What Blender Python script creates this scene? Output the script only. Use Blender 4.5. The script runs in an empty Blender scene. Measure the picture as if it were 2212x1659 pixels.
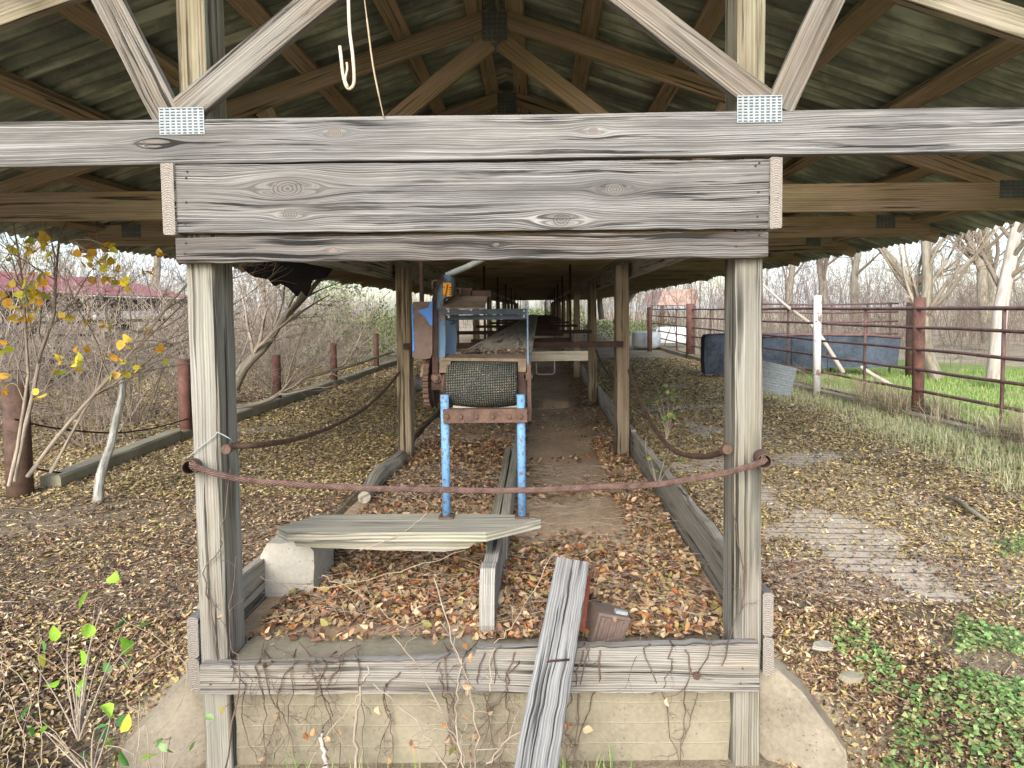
import bpy, math, random
import numpy as np
from mathutils import Vector
random.seed(7); RNG = np.random.default_rng(7)
S = bpy.context.scene
COL = S.collection

# ------------------------------------------------------------------ camera, sky, sun, exposure
W2 = 2212.0; FM = 23.3; CH = 1.15
PITCH = math.radians(3.0); ROLL = 0.0105; SHX = -58/W2; SHY = -85/W2
cF = np.array([0, math.cos(PITCH), -math.sin(PITCH)]); cR0 = np.array([1.0, 0, 0]); cU0 = np.cross(cR0, cF)
cR = cR0*math.cos(ROLL) - cU0*math.sin(ROLL); cU = cU0*math.cos(ROLL) + cR0*math.sin(ROLL)
cd = bpy.data.cameras.new('camera'); cam = bpy.data.objects.new('camera', cd); COL.objects.link(cam)
from mathutils import Matrix
cam.matrix_world = Matrix(((cR[0], cU[0], -cF[0], 0), (cR[1], cU[1], -cF[1], 0), (cR[2], cU[2], -cF[2], CH), (0, 0, 0, 1)))
cd.lens = FM; cd.sensor_width = 36; cd.shift_x = SHX; cd.shift_y = SHY; cd.clip_end = 500; cd.clip_start = 0.05
S.camera = cam

SUN_EL = math.radians(28); SUN_AZ = math.radians(190)      # azimuth from +Y, clockwise: low behind the camera
w = bpy.data.worlds.new('World'); S.world = w; w.use_nodes = True
nt = w.node_tree; nt.nodes.clear()
wo = nt.nodes.new('ShaderNodeOutputWorld'); bg = nt.nodes.new('ShaderNodeBackground')
sky = nt.nodes.new('ShaderNodeTexSky'); sky.sky_type = 'NISHITA'; sky.sun_disc = False
sky.sun_elevation = SUN_EL; sky.sun_rotation = SUN_AZ; sky.dust_density = 2.0; sky.air_density = 1.0
tc = nt.nodes.new('ShaderNodeTexCoord'); mp = nt.nodes.new('ShaderNodeMapping'); mp.inputs['Scale'].default_value = (1, 1, 2.6)
cn = nt.nodes.new('ShaderNodeTexNoise'); cn.inputs['Scale'].default_value = 2.2; cn.inputs['Detail'].default_value = 8; cn.inputs['Roughness'].default_value = .6
cr = nt.nodes.new('ShaderNodeValToRGB'); cr.color_ramp.elements[0].position = .42; cr.color_ramp.elements[1].position = .62
mx = nt.nodes.new('ShaderNodeMix'); mx.data_type = 'RGBA'; mx.inputs[7].default_value = (4.0, 4.35, 4.9, 1)
nt.links.new(tc.outputs['Generated'], mp.inputs['Vector']); nt.links.new(mp.outputs[0], cn.inputs['Vector'])
nt.links.new(cn.outputs['Fac'], cr.inputs[0]); nt.links.new(cr.outputs[0], mx.inputs[0])
nt.links.new(sky.outputs[0], mx.inputs[6]); nt.links.new(mx.outputs[2], bg.inputs[0]); nt.links.new(bg.outputs[0], wo.inputs[0])
bg.inputs[1].default_value = 0.15
sl = bpy.data.lights.new('sun', 'SUN'); sl.energy = 1.7; sl.angle = math.radians(35); sl.color = (1, .965, .91)
so = bpy.data.objects.new('sun', sl); COL.objects.link(so)
sdir = Vector((math.sin(SUN_AZ)*math.cos(SUN_EL), math.cos(SUN_AZ)*math.cos(SUN_EL), math.sin(SUN_EL)))
so.rotation_euler = sdir.to_track_quat('Z', 'Y').to_euler(); so.location = sdir*30
S.view_settings.view_transform = 'Standard'; S.view_settings.look = 'None'; S.view_settings.gamma = 1
S.view_settings.exposure = 1.42
try:
    S.cycles.max_bounces = 8; S.cycles.diffuse_bounces = 5; S.cycles.transparent_max_bounces = 8
except Exception: pass

def ray(x, y):
    a = (x/W2 - .5 + SHX)*36/FM; b = (1659/2/W2 - y/W2 + SHY)*36/FM
    return cF + cR*a + cU*b
def P(x, y, Y):                                             # point at depth Y seen at (x, y)
    d = ray(x, y); return np.array([0, 0, CH]) + d*(Y/d[1])
def G(x, y, z=0.0):                                         # point on the level z seen at (x, y)
    d = ray(x, y); return np.array([0, 0, CH]) + d*((z-CH)/d[2])

# ------------------------------------------------------------------ object helpers
def tag(o, label=None, cat=None, group=None, kind=None):
    if label: o['label'] = label
    if cat: o['category'] = cat
    if group: o['group'] = group
    if kind: o['kind'] = kind
    return o
def empty(name, loc=(0, 0, 0)):
    o = bpy.data.objects.new(name, None); COL.objects.link(o); o.location = loc; o.empty_display_size = .1; return o
def link(name, me, parent=None, loc=(0, 0, 0), world=False):
    o = bpy.data.objects.new(name, me); COL.objects.link(o); o.parent = parent
    o.location = (-Vector(parent.location) if (parent is not None and world) else Vector(loc)); return o
def mesh_np(name, V, F, UV=None, mats=(), MI=None, smooth=False):
    """V (n,3); F (m,k) same-size faces; UV (m,k,2)"""
    me = bpy.data.meshes.new(name); V = np.asarray(V, np.float32); F = np.asarray(F, np.int32)
    m, k = F.shape
    me.vertices.add(len(V)); me.vertices.foreach_set('co', V.ravel())
    me.loops.add(m*k); me.loops.foreach_set('vertex_index', F.ravel())
    me.polygons.add(m); me.polygons.foreach_set('loop_start', np.arange(0, m*k, k, dtype=np.int32))
    if smooth: me.polygons.foreach_set('use_smooth', np.ones(m, bool))
    if UV is not None:
        ul = me.uv_layers.new(name='UVMap'); ul.data.foreach_set('uv', np.asarray(UV, np.float32).ravel())
    for a in mats: me.materials.append(a)
    if MI is not None: me.polygons.foreach_set('material_index', np.asarray(MI, np.int32))
    me.update(); me.validate(); return me
class MB:
    def __init__(s): s.v = []; s.f = []; s.uv = []; s.m = []; s.sm = []
    def add(s, vs, fs, uvs, mi=0, sm=False):
        b = len(s.v); s.v += [tuple(map(float, q)) for q in vs]
        for f, u in zip(fs, uvs):
            s.f.append([b+i for i in f]); s.uv += [tuple(q) for q in u]; s.m.append(mi); s.sm.append(sm)
    def mesh(s, name, mats):
        me = bpy.data.meshes.new(name); me.from_pydata(s.v, [], s.f)
        ul = me.uv_layers.new(name='UVMap'); ul.data.foreach_set('uv', np.array(s.uv, np.float32).ravel())
        for a in (mats if isinstance(mats, (list, tuple)) else [mats]): me.materials.append(a)
        me.polygons.foreach_set('material_index', s.m); me.polygons.foreach_set('use_smooth', s.sm); me.update(); return me
    def build(s, name, mats, parent=None, world=False, loc=(0, 0, 0)):
        return link(name, s.mesh(name, mats), parent, loc, world)
    # ---- a board with worn edges: length runs a->b, `n` is the outward normal of its wide front face
    def board(s, a, b, wd, th, n=(0, -1, 0), seg=None, rough=.0012, bev=.003, mi=0, capmi=None, endrough=.0, u0=None, taper=None, v0=0.0):
        a = np.array(a, float); b = np.array(b, float); n = np.array(n, float); d = b-a; L = np.linalg.norm(d); d /= L
        n = n - d*np.dot(n, d); n /= np.linalg.norm(n); wv = np.cross(n, d)
        if abs(wv[2]) > 1e-3 and wv[2] < 0: wv = -wv
        elif abs(wv[2]) <= 1e-3 and wv[0] > 0 and abs(d[2]) > .5: wv = wv
        rough = rough*.45; seg = seg or max(2, min(60, int(L/.08))); h = wd/2; t = th/2; e = min(bev, t*.4)
        ring = [(-h+e, t), (h-e, t), (h, t-e), (h, -t+e), (h-e, -t), (-h+e, -t), (-h, -t+e), (-h, t-e)]
        per = [0]; 
        for i in range(8):
            q0 = ring[i]; q1 = ring[(i+1) % 8]; per.append(per[-1]+math.hypot(q1[0]-q0[0], q1[1]-q0[1]))
        uo = random.uniform(0, 50) if u0 is None else u0
        nz = RNG.normal(0, 1, (seg+1, 8, 2)); k = np.array([.25, .5, .25])
        for c in range(8):
            for q in range(2): nz[:, c, q] = np.convolve(np.pad(nz[:, c, q], 1, mode='edge'), k, 'valid')
        vs = []
        for i in range(seg+1):
            p = a + d*L*i/seg; tp = 1.0 if taper is None else np.interp(i/seg, [0, 1], taper)
            for j in range(8):
                off = 0
                if i in (0, seg) and endrough: off = random.uniform(-endrough, endrough)
                x = ring[j][0]*tp + nz[i, j, 0]*rough*1.6; y = ring[j][1] + nz[i, j, 1]*rough
                vs.append(p + wv*x + n*y + d*off)
        fs = []; us = []; flip = np.dot(np.cross(wv, n), d) < 0
        for i in range(seg):
            for j in range(8):
                j2 = (j+1) % 8; f = [i*8+j, i*8+j2, (i+1)*8+j2, (i+1)*8+j]
                ua = uo+L*i/seg; ub = uo+L*(i+1)/seg; u = [(ua, per[j]+v0), (ua, per[j+1]+v0), (ub, per[j+1]+v0), (ub, per[j]+v0)]
                if not flip: f.reverse(); u.reverse()
                fs.append(f); us.append(u)
        s.add(vs, fs, us, mi)
        for i, base in ((0, 0), (1, seg*8)):
            f = list(range(base, base+8)); u = [(q[0]+uo, q[1]) for q in ring]
            if (i == 0) == flip: f.reverse(); u.reverse()
            b0 = len(s.v)-len(vs); s.f.append([b0+q for q in f]); s.uv += u; s.m.append(capmi if capmi is not None else mi); s.sm.append(False)
        return s
    def box(s, c, size, mi=0, bev=0.0, rot=None, rough=0.0):
        c = np.array(c, float); sx, sy, sz = [q/2 for q in size]; R = np.eye(3) if rot is None else rot
        P8 = np.array([[x, y, z] for x in (-sx, sx) for y in (-sy, sy) for z in (-sz, sz)])
        if rough: P8 += RNG.normal(0, rough, P8.shape)
        vs = P8@R.T + c
        fs = [(0, 1, 3, 2), (4, 6, 7, 5), (0, 4, 5, 1), (2, 3, 7, 6), (0, 2, 6, 4), (1, 5, 7, 3)]
        ax = [(1, 2), (1, 2), (0, 2), (0, 2), (0, 1), (0, 1)]
        us = [[(P8[i][a], P8[i][b]) for i in f] for f, (a, b) in zip(fs, ax)]
        s.add(vs, fs, us, mi); return s
    def prism(s, pts, ext, mi=0, mi_side=None, udir=None):
        """pts: world polygon; ext: extrusion vector"""
        pts = [np.array(p, float) for p in pts]; e = np.array(ext, float); n = len(pts)
        A = pts[0]; ux = pts[1]-pts[0] if udir is None else np.array(udir, float); ux = ux/np.linalg.norm(ux); nn = e/np.linalg.norm(e); uy = np.cross(nn, ux)
        nrm = sum(np.cross(pts[i]-A, pts[(i+1) % n]-A) for i in range(n)); rev = np.dot(nrm, e) > 0
        vs = pts + [p+e for p in pts]; uv = [(float(np.dot(p-A, ux)), float(np.dot(p-A, uy))) for p in pts]
        f0 = list(range(n)); f1 = list(range(n, 2*n))
        fs = [f0[::-1] if rev else f0, f1 if rev else f1[::-1]]; us = [uv[::-1] if rev else uv, uv if rev else uv[::-1]]
        s.add(vs, fs, us, mi)
        b = len(s.v)-2*n; le = float(np.linalg.norm(e)); acc = 0
        for i in range(n):
            j = (i+1) % n; l = float(np.linalg.norm(pts[j]-pts[i])); f = [i, j, j+n, i+n]; u = [(acc, 0), (acc+l, 0), (acc+l, le), (acc, le)]
            if not rev: f.reverse(); u.reverse()
            s.f.append([b+q for q in f]); s.uv += u; s.m.append(mi if mi_side is None else mi_side); s.sm.append(False); acc += l
        return s
    def tube(s, pts, r, n=10, mi=0, cap=True, smooth=True, hollow=False):
        pts = [np.array(p, float) for p in pts]; K = len(pts); r = [r]*K if np.isscalar(r) else list(r)
        d0 = pts[1]-pts[0]; d0 /= np.linalg.norm(d0); up = np.array([0, 0, 1.]) if abs(d0[2]) < .9 else np.array([1., 0, 0])
        vs = []; acc = 0; L = []
        for i in range(K):
            d = pts[min(i+1, K-1)]-pts[max(i-1, 0)]; d /= np.linalg.norm(d)
            x = up-d*np.dot(up, d); x /= np.linalg.norm(x); y = np.cross(d, x); up = x
            if i: acc += np.linalg.norm(pts[i]-pts[i-1])
            L.append(acc)
            for j in range(n):
                t = 2*math.pi*j/n; vs.append(pts[i]+(x*math.cos(t)+y*math.sin(t))*r[i])
        fs = []; us = []
        for i in range(K-1):
            for j in range(n):
                j2 = (j+1) % n; c = 2*math.pi*max(r)
                fs.append([i*n+j, i*n+j2, (i+1)*n+j2, (i+1)*n+j]); us.append([(L[i], c*j/n), (L[i], c*(j+1)/n), (L[i+1], c*(j+1)/n), (L[i+1], c*j/n)])
        s.add(vs, fs, us, mi, smooth); b = len(s.v)-len(vs)
        if cap:
            for f in (list(range(n))[::-1], [(K-1)*n+q for q in range(n)]):
                s.f.append([b+q for q in f]); s.uv += [(.01*math.cos(q), .01*math.sin(q)) for q in range(n)]; s.m.append(mi); s.sm.append(False)
        return s

# ------------------------------------------------------------------ materials
def new_mat(name):
    m = bpy.data.materials.new(name); m.use_nodes = True; t = m.node_tree; t.nodes.clear()
    o = t.nodes.new('ShaderNodeOutputMaterial'); b = t.nodes.new('ShaderNodeBsdfPrincipled'); t.links.new(b.outputs[0], o.inputs[0])
    b.inputs['Roughness'].default_value = .85; b.inputs['Specular IOR Level'].default_value = .25
    return m, t, b
class N:
    def __init__(s, t): s.t = t
    def _in(s, sock, v):
        if hasattr(v, 'links'): s.t.links.new(v, sock)
        else: sock.default_value = v
    def math(s, op, a, b=0.0, c=None, clamp=False):
        n = s.t.nodes.new('ShaderNodeMath'); n.operation = op; n.use_clamp = clamp; s._in(n.inputs[0], a); s._in(n.inputs[1], b)
        if c is not None: s._in(n.inputs[2], c)
        return n.outputs[0]
    def comb(s, x, y, z=0.0):
        n = s.t.nodes.new('ShaderNodeCombineXYZ'); s._in(n.inputs[0], x); s._in(n.inputs[1], y); s._in(n.inputs[2], z); return n.outputs[0]
    def noise(s, vec, scale=1.0, det=4, rough=.55, out='Fac', dist=0.0):
        n = s.t.nodes.new('ShaderNodeTexNoise'); s.t.links.new(vec, n.inputs['Vector']); n.inputs['Scale'].default_value = scale
        n.inputs['Detail'].default_value = det; n.inputs['Roughness'].default_value = rough; n.inputs['Distortion'].default_value = dist; return n.outputs[out]
    def vor(s, vec, scale, feature='F1', out='Distance', rnd=1.0):
        n = s.t.nodes.new('ShaderNodeTexVoronoi'); n.feature = feature; s.t.links.new(vec, n.inputs['Vector']); n.inputs['Scale'].default_value = scale
        n.inputs['Randomness'].default_value = rnd; return n.outputs[out]
    def ramp(s, fac, stops, interp='LINEAR'):
        n = s.t.nodes.new('ShaderNodeValToRGB'); s._in(n.inputs[0], fac); e = n.color_ramp.elements; n.color_ramp.interpolation = interp
        while len(e) < len(stops): e.new(.5)
        for q, (p, c) in zip(e, stops): q.position = p; q.color = (c, c, c, 1) if np.isscalar(c) else (*c, 1)
        return n.outputs[0]
    def mix(s, f, a, b, mode='MIX'):
        n = s.t.nodes.new('ShaderNodeMix'); n.data_type = 'RGBA'; n.blend_type = mode; s._in(n.inputs[0], f)
        for sock, v in ((n.inputs[6], a), (n.inputs[7], b)):
            if hasattr(v, 'links'): s.t.links.new(v, sock)
            else: sock.default_value = (*v, 1)
        return n.outputs[2]
    def bump(s, h, bsdf, dist=.002, st=.6):
        n = s.t.nodes.new('ShaderNodeBump'); s.t.links.new(h, n.inputs['Height']); n.inputs['Distance'].default_value = dist; n.inputs['Strength'].default_value = st
        s.t.links.new(n.outputs[0], bsdf.inputs['Normal'])
    def coord(s, k='Object'):
        n = s.t.nodes.new('ShaderNodeTexCoord'); return n.outputs[k]
    def uv(s):
        n = s.t.nodes.new('ShaderNodeUVMap'); q = s.t.nodes.new('ShaderNodeSeparateXYZ'); s.t.links.new(n.outputs[0], q.inputs[0]); return n.outputs[0], q.outputs[0], q.outputs[1]
    def orand(s):
        n = s.t.nodes.new('ShaderNodeObjectInfo'); return n.outputs['Random']
    def island(s):
        n = s.t.nodes.new('ShaderNodeNewGeometry'); return n.outputs['Random Per Island']

def wood(name, dark, mid, light, rings=85, crack=.5, knots=(), stain=None, stain_amt=0.0, green=None, green_amt=0.0, warp=.028, ringw=.2, linew=.45, knotcol=(.13, .10, .08)):
    m, t, b = new_mat(name); n = N(t); uvv, u, v = n.uv(); r = n.orand()
    ro = n.math('MULTIPLY', r, 37.0); uo = n.math('ADD', u, ro)
    w1 = n.noise(n.comb(n.math('MULTIPLY', uo, 1.1), n.math('MULTIPLY', v, 5.0), ro), 1.0, 3, .5)
    w2 = n.noise(n.comb(n.math('MULTIPLY', uo, 4.0), n.math('MULTIPLY', v, 26.0), ro), 1.0, 2, .5)
    f = n.math('ADD', v, n.math('MULTIPLY', n.math('SUBTRACT', w1, .5), warp*1.7)); f = n.math('ADD', f, n.math('MULTIPLY', w2, .0026))
    kmask = None
    for (ku, kv, kr) in knots:
        du = n.math('SUBTRACT', u, ku); dv = n.math('SUBTRACT', v, kv)
        du1 = n.math('DIVIDE', du, kr*3.2); dv1 = n.math('DIVIDE', dv, kr*1.35)
        d2 = n.math('ADD', n.math('MULTIPLY', du1, du1), n.math('MULTIPLY', dv1, dv1))
        g = n.math('EXPONENT', n.math('MULTIPLY', d2, -1.0))
        # lines part above and below the knot
        push = n.math('MULTIPLY', n.math('MULTIPLY', n.math('TANH', n.math('DIVIDE', dv, kr*.5)), g), -kr*1.15)
        f = n.math('ADD', f, push)
        e2 = n.math('SQRT', n.math('ADD', n.math('POWER', n.math('DIVIDE', du, kr*1.35), 2.0), n.math('POWER', n.math('DIVIDE', dv, kr*.85), 2.0)))
        e2 = n.math('ADD', e2, n.math('MULTIPLY', n.math('SUBTRACT', w2, .5), .8))
        k1 = n.ramp(e2, [(.75, 1.0), (1.0, 0.0)]); kr_ = n.math('ABSOLUTE', n.math('SINE', n.math('MULTIPLY', e2, 13.0)))
        kk = (k1, kr_); kmask = [kk] if kmask is None else kmask+[kk]
    nz = n.noise(n.comb(n.math('MULTIPLY', uo, .7), n.math('MULTIPLY', f, rings*.22), ro), 1.0, 2, .5)
    sn = n.math('SINE', n.math('ADD', n.math('MULTIPLY', f, rings*6.283), n.math('MULTIPLY', nz, 9.0)))
    sn = n.math('MULTIPLY_ADD', sn, .5, .5)
    fib = n.noise(n.comb(n.math('MULTIPLY', uo, 5.0), n.math('MULTIPLY', f, 420.0), ro), 1.0, 3, .7)
    low = n.noise(n.comb(n.math('MULTIPLY', uo, 2.2), n.math('MULTIPLY', f, 16.0), ro), 1.0, 4, .6)
    lnz = n.noise(n.comb(n.math('MULTIPLY', uo, .55), n.math('MULTIPLY', f, rings*1.25), n.math('ADD', ro, 3.0)), 1.0, 3, .6)
    amp = n.ramp(n.noise(n.comb(n.math('MULTIPLY', uo, .9), n.math('MULTIPLY', f, 22.0), n.math('ADD', ro, 11.0)), 1.0, 2, .5), [(.38, .15), (.62, 1.0)])
    sn = n.math('ADD', .5, n.math('MULTIPLY', n.math('SUBTRACT', sn, .5), amp))
    fac = n.math('ADD', n.math('MULTIPLY', sn, ringw), n.math('MULTIPLY', fib, .36)); fac = n.math('ADD', fac, n.math('MULTIPLY', low, .38)); fac = n.math('ADD', fac, n.math('MULTIPLY', lnz, linew*1.35))
    fac = n.math('SUBTRACT', fac, (ringw+.36+.38+linew*1.35)*.5-.475)
    ck = n.noise(n.comb(n.math('MULTIPLY', uo, 1.3), n.math('MULTIPLY', f, 62.0), n.math('ADD', ro, 5.0)), 1.0, 4, .62)
    ckm = n.ramp(ck, [(.50+.12*(1-crack), 0.0), (.545+.12*(1-crack), 1.0)])
    ckg = n.noise(n.comb(n.math('MULTIPLY', uo, 1.6), n.math('MULTIPLY', v, 9.0), ro), 1.0, 2, .5)
    ckm = n.math('MULTIPLY', ckm, n.ramp(ckg, [(.42, 0.0), (.56, 1.0)]))
    col = n.ramp(fac, [(.22, dark), (.47, mid), (.74, light)])
    if stain:
        st = n.noise(n.comb(n.math('MULTIPLY', uo, 1.7), n.math('MULTIPLY', v, 7.0), n.math('ADD', ro, 9.0)), 1.0, 3, .6)
        col = n.mix(n.math('MULTIPLY', n.ramp(st, [(.42, 0.0), (.62, 1.0)]), stain_amt), col, stain, 'MULTIPLY')
    if green:
        st = n.noise(n.comb(n.math('MULTIPLY', uo, 2.1), n.math('MULTIPLY', v, 11.0), n.math('ADD', ro, 19.0)), 1.0, 3, .6)
        col = n.mix(n.math('MULTIPLY', n.ramp(st, [(.4, 0.0), (.6, 1.0)]), green_amt), col, green, 'MULTIPLY')
    h = fac
    if kmask:
        for k1, kr_ in kmask:
            kc = n.ramp(kr_, [(.2, knotcol), (.8, tuple(min(1, c*2.3) for c in knotcol))])
            col = n.mix(n.math('MULTIPLY', k1, .85), col, kc); h = n.math('SUBTRACT', h, n.math('MULTIPLY', k1, .25))
    col = n.mix(n.math('MULTIPLY', ckm, .9), col, tuple(c*.22 for c in dark))
    br = n.math('MULTIPLY_ADD', r, .3, .85); col = n.mix(1.0, col, n.comb(br, br, br), 'MULTIPLY')
    t.links.new(col, b.inputs['Base Color'])
    n.bump(n.math('SUBTRACT', h, n.math('MULTIPLY', ckm, 1.2)), b, .005, .85); b.inputs['Roughness'].default_value = .92
    return m
GD, GM, GL = (.036, .035, .033), (.145, .144, .139), (.37, .37, .36)
FR = -1.154                                                          # u = 0 of hero boards is at this x
M_fascia = wood('weathered_board', GD, GM, GL, 150, .7, [(.36, .135, .040), (.365, .055, .024), (1.40, .125, .026), (1.23, .03, .030)], stain=(.92, .84, .76), stain_amt=.4, knotcol=(.075, .07, .066), ringw=.26)
M_chord1 = wood('weathered_chord', GD, GM, GL, 150, .4, [(1.15, .07, .018), (1.99, .06, .021), (2.56, .085, .019), (3.38, .08, .016), (1.2, .03, .012), (-.2, .07, .017)], stain=(.88, .82, .76), stain_amt=.45, knotcol=(.085, .075, .066))
M_header = wood('split_board', (.035, .030, .028), (.14, .132, .124), (.34, .33, .315), 150, 1.0, [(.5, .03, .01), (1.02, .045, .008)], stain=(.75, .6, .5), stain_amt=.5)
M_lowbeam = wood('bottom_beam_wood', (.065, .060, .053), (.25, .238, .215), (.50, .48, .445), 140, .5, [], stain=(.9, .78, .62), stain_amt=.45)
M_plank = wood('leaning_plank_wood', (.05, .05, .052), (.175, .174, .170), (.345, .345, .338), 130, .5, [], warp=.012)
M_bench = wood('bench_plank_wood', (.10, .095, .08), (.28, .265, .22), (.50, .48, .42), 70, .4, [], green=(.85, .9, .72), green_amt=.4)
M_post = wood('post_wood', (.10, .093, .08), (.245, .232, .205), (.40, .388, .35), 110, .85, [(1.13, .05, .0)] if 0 else [], stain=(.72, .62, .48), stain_amt=.5, green=(.90, .96, .84), green_amt=.4, warp=.012)
M_truss = wood('truss_wood', (.13, .095, .066), (.30, .225, .155), (.46, .36, .26), 110, .25, [], stain=(.75, .72, .55), stain_amt=.5, green=(.70, .78, .5), green_amt=.5)
M_web1 = wood('front_web_wood', (.085, .075, .062), (.205, .19, .165), (.38, .365, .33), 120, .5, [], stain=(.85, .72, .58), stain_amt=.6)
M_postup = wood('upper_post_wood', (.12, .095, .07), (.27, .24, .19), (.42, .40, .33), 90, .6, [], stain=(.66, .54, .45), stain_amt=.7, green=(.85, 1, .75), green_amt=.5, warp=.02)
M_sill = wood('sill_wood', (.13, .115, .095), (.33, .30, .255), (.50, .47, .42), 110, .6, [], green=(.8, .85, .65), green_amt=.3)
M_inpost = wood('inner_post_wood', (.09, .07, .05), (.24, .19, .135), (.40, .33, .245), 100, .7, [], green=(.8, .85, .65), green_amt=.35, warp=.012)

def endgrain(name, dark, light):
    m, t, b = new_mat(name); n = N(t); uvv, u, v = n.uv()
    g = n.noise(uvv, 30, 3); d = n.math('SQRT', n.math('ADD', n.math('POWER', n.math('ADD', n.math('FRACT', u), .02), 2.0), n.math('POWER', v, 2.0)))
    r = n.math('SINE', n.math('ADD', n.math('ADD', n.math('MULTIPLY', u, 820.0), n.math('MULTIPLY', n.math('MULTIPLY', v, v), 26000.0)), n.math('MULTIPLY', g, 8.0)))
    c = n.vor(uvv, 90, 'DISTANCE_TO_EDGE'); ck = n.ramp(c, [(.0, .4), (.04, 1.0)])
    col = n.mix(n.math('MULTIPLY_ADD', r, .5, .5), dark, light); col = n.mix(n.math('SUBTRACT', 1.0, ck), col, (.05, .04, .03))
    t.links.new(col, b.inputs['Base Color']); n.bump(ck, b, .002, .6); return m
M_end = endgrain('end_grain', (.17, .15, .13), (.34, .31, .275))

def rust(name, a=(.06, .03, .022), c=(.20, .095, .06), paint=None, amt=.5, scale=14, met=.1):
    m, t, b = new_mat(name); n = N(t); co = n.coord('Object'); q = n.noise(co, scale, 6, .65); f = n.noise(co, scale*9, 4, .7)
    col = n.ramp(n.math('ADD', n.math('MULTIPLY', q, .6), n.math('MULTIPLY', f, .4)), [(.36, a), (.62, c)])
    if paint:
        pf = n.noise(co, scale*1.1, 7, .72); msk = n.ramp(pf, [(amt-.02, 1.0), (amt+.02, 0.0)])
        pv = n.mix(n.math('MULTIPLY', q, .8), paint, tuple(x*.6 for x in paint)); col = n.mix(msk, col, pv)
        n.bump(n.math('ADD', msk, n.math('MULTIPLY', f, .5)), b, .0015, .6)
    else: n.bump(f, b, .002, .7)
    t.links.new(col, b.inputs['Base Color']); b.inputs['Roughness'].default_value = .75; b.inputs['Metallic'].default_value = met; return m
M_rust = rust('rusty_steel', (.055, .036, .03), (.155, .095, .070)); M_rustbar = rust('dark_rusty_bar', (.022, .014, .012), (.075, .042, .032)); M_rail = rust('pipe_rail_rust', (.075, .045, .045), (.19, .115, .105), scale=8)
M_redpost = rust('red_oxide_post', (.075, .04, .034), (.19, .095, .076), scale=7); M_tan = rust('tan_dusty_steel', (.11, .08, .055), (.25, .195, .14), scale=20)
M_blue = rust('chipped_blue_paint', (.10, .06, .045), (.26, .20, .17), (.17, .38, .68), .56, 55); M_bluegrey = rust('faded_blue_paint', (.08, .06, .05), (.2, .16, .13), (.14, .23, .34), .58, 12)
M_bluelight = rust('pale_blue_paint', (.10, .09, .08), (.2, .17, .15), (.20, .30, .46), .62, 10); M_brightblue = rust('bright_blue_paint', (.05, .14, .4), (.10, .28, .7), (.10, .27, .68), .62, 10); M_panel = rust('brown_guard', (.12, .085, .07), (.20, .15, .125), scale=5)
M_whitepaint = rust('white_paint_rust', (.10, .06, .045), (.3, .2, .15), (.78, .80, .80), .60, 6); M_redpaint = rust('red_blade', (.13, .035, .02), (.30, .09, .055), scale=5)
M_black = rust('black_rubber', (.012, .012, .013), (.045, .045, .045), scale=20, met=0); M_navy = rust('dark_blue_sheet', (.02, .028, .040), (.075, .095, .125), scale=2.2)
M_cable = rust('wire_rope_rust', (.055, .032, .026), (.20, .125, .105), scale=40)
M_galv = rust('galvanised_steel', (.26, .30, .31), (.44, .48, .50), scale=30, met=.35); M_galvdark = rust('dirty_galvanised', (.07, .075, .065), (.17, .175, .15), scale=12, met=.2)
def plain(name, c, rough=.8, var=.25, scale=10):
    m, t, b = new_mat(name); n = N(t); q = n.noise(n.coord('Object'), scale, 5, .6)
    col = n.ramp(q, [(.3, tuple(x*(1-var) for x in c)), (.7, tuple(min(1, x*(1+var)) for x in c))]); t.links.new(col, b.inputs['Base Color']); b.inputs['Roughness'].default_value = rough; return m
M_cord = plain('straw_cord', (.55, .47, .36)); M_hose = plain('grey_hose', (.34, .36, .34)); M_slot = plain('slot_dark', (.07, .085, .09)); M_orange = plain('orange_sticker', (.85, .38, .03), var=.12)
M_tarp = plain('black_torn_sheet', (.02, .02, .024), .5, .5, 6); M_white = plain('white_plastic', (.75, .78, .78), .4, .1); M_greytank = plain('grey_tank', (.42, .46, .48), .5, .3, 3)

def roofmat():
    m, t, b = new_mat('roof_underside'); n = N(t); uvv, u, v = n.uv(); r = n.orand()
    co = n.comb(n.math('ADD', u, n.math('MULTIPLY', r, 20.0)), v)
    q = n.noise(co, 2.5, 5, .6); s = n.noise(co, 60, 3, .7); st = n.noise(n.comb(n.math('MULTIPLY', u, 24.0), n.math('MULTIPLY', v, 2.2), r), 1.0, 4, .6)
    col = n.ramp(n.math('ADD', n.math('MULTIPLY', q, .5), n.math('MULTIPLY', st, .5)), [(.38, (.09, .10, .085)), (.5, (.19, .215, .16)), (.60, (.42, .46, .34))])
    rb = n.math('MULTIPLY_ADD', n.math('SINE', n.math('MULTIPLY', u, 71.4)), .5, .5); col = n.mix(n.math('MULTIPLY', n.ramp(rb, [(.35, 1.0), (.8, 0.0)]), .62), col, (.045, .05, .04))  # dark stripes at the rib pitch: corrugation shading painted into the colour
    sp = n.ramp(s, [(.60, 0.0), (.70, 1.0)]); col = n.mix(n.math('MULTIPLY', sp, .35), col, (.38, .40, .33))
    t.links.new(col, b.inputs['Base Color']); b.inputs['Roughness'].default_value = .6; n.bump(s, b, .001, .4); return m
M_roof = roofmat()
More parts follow.
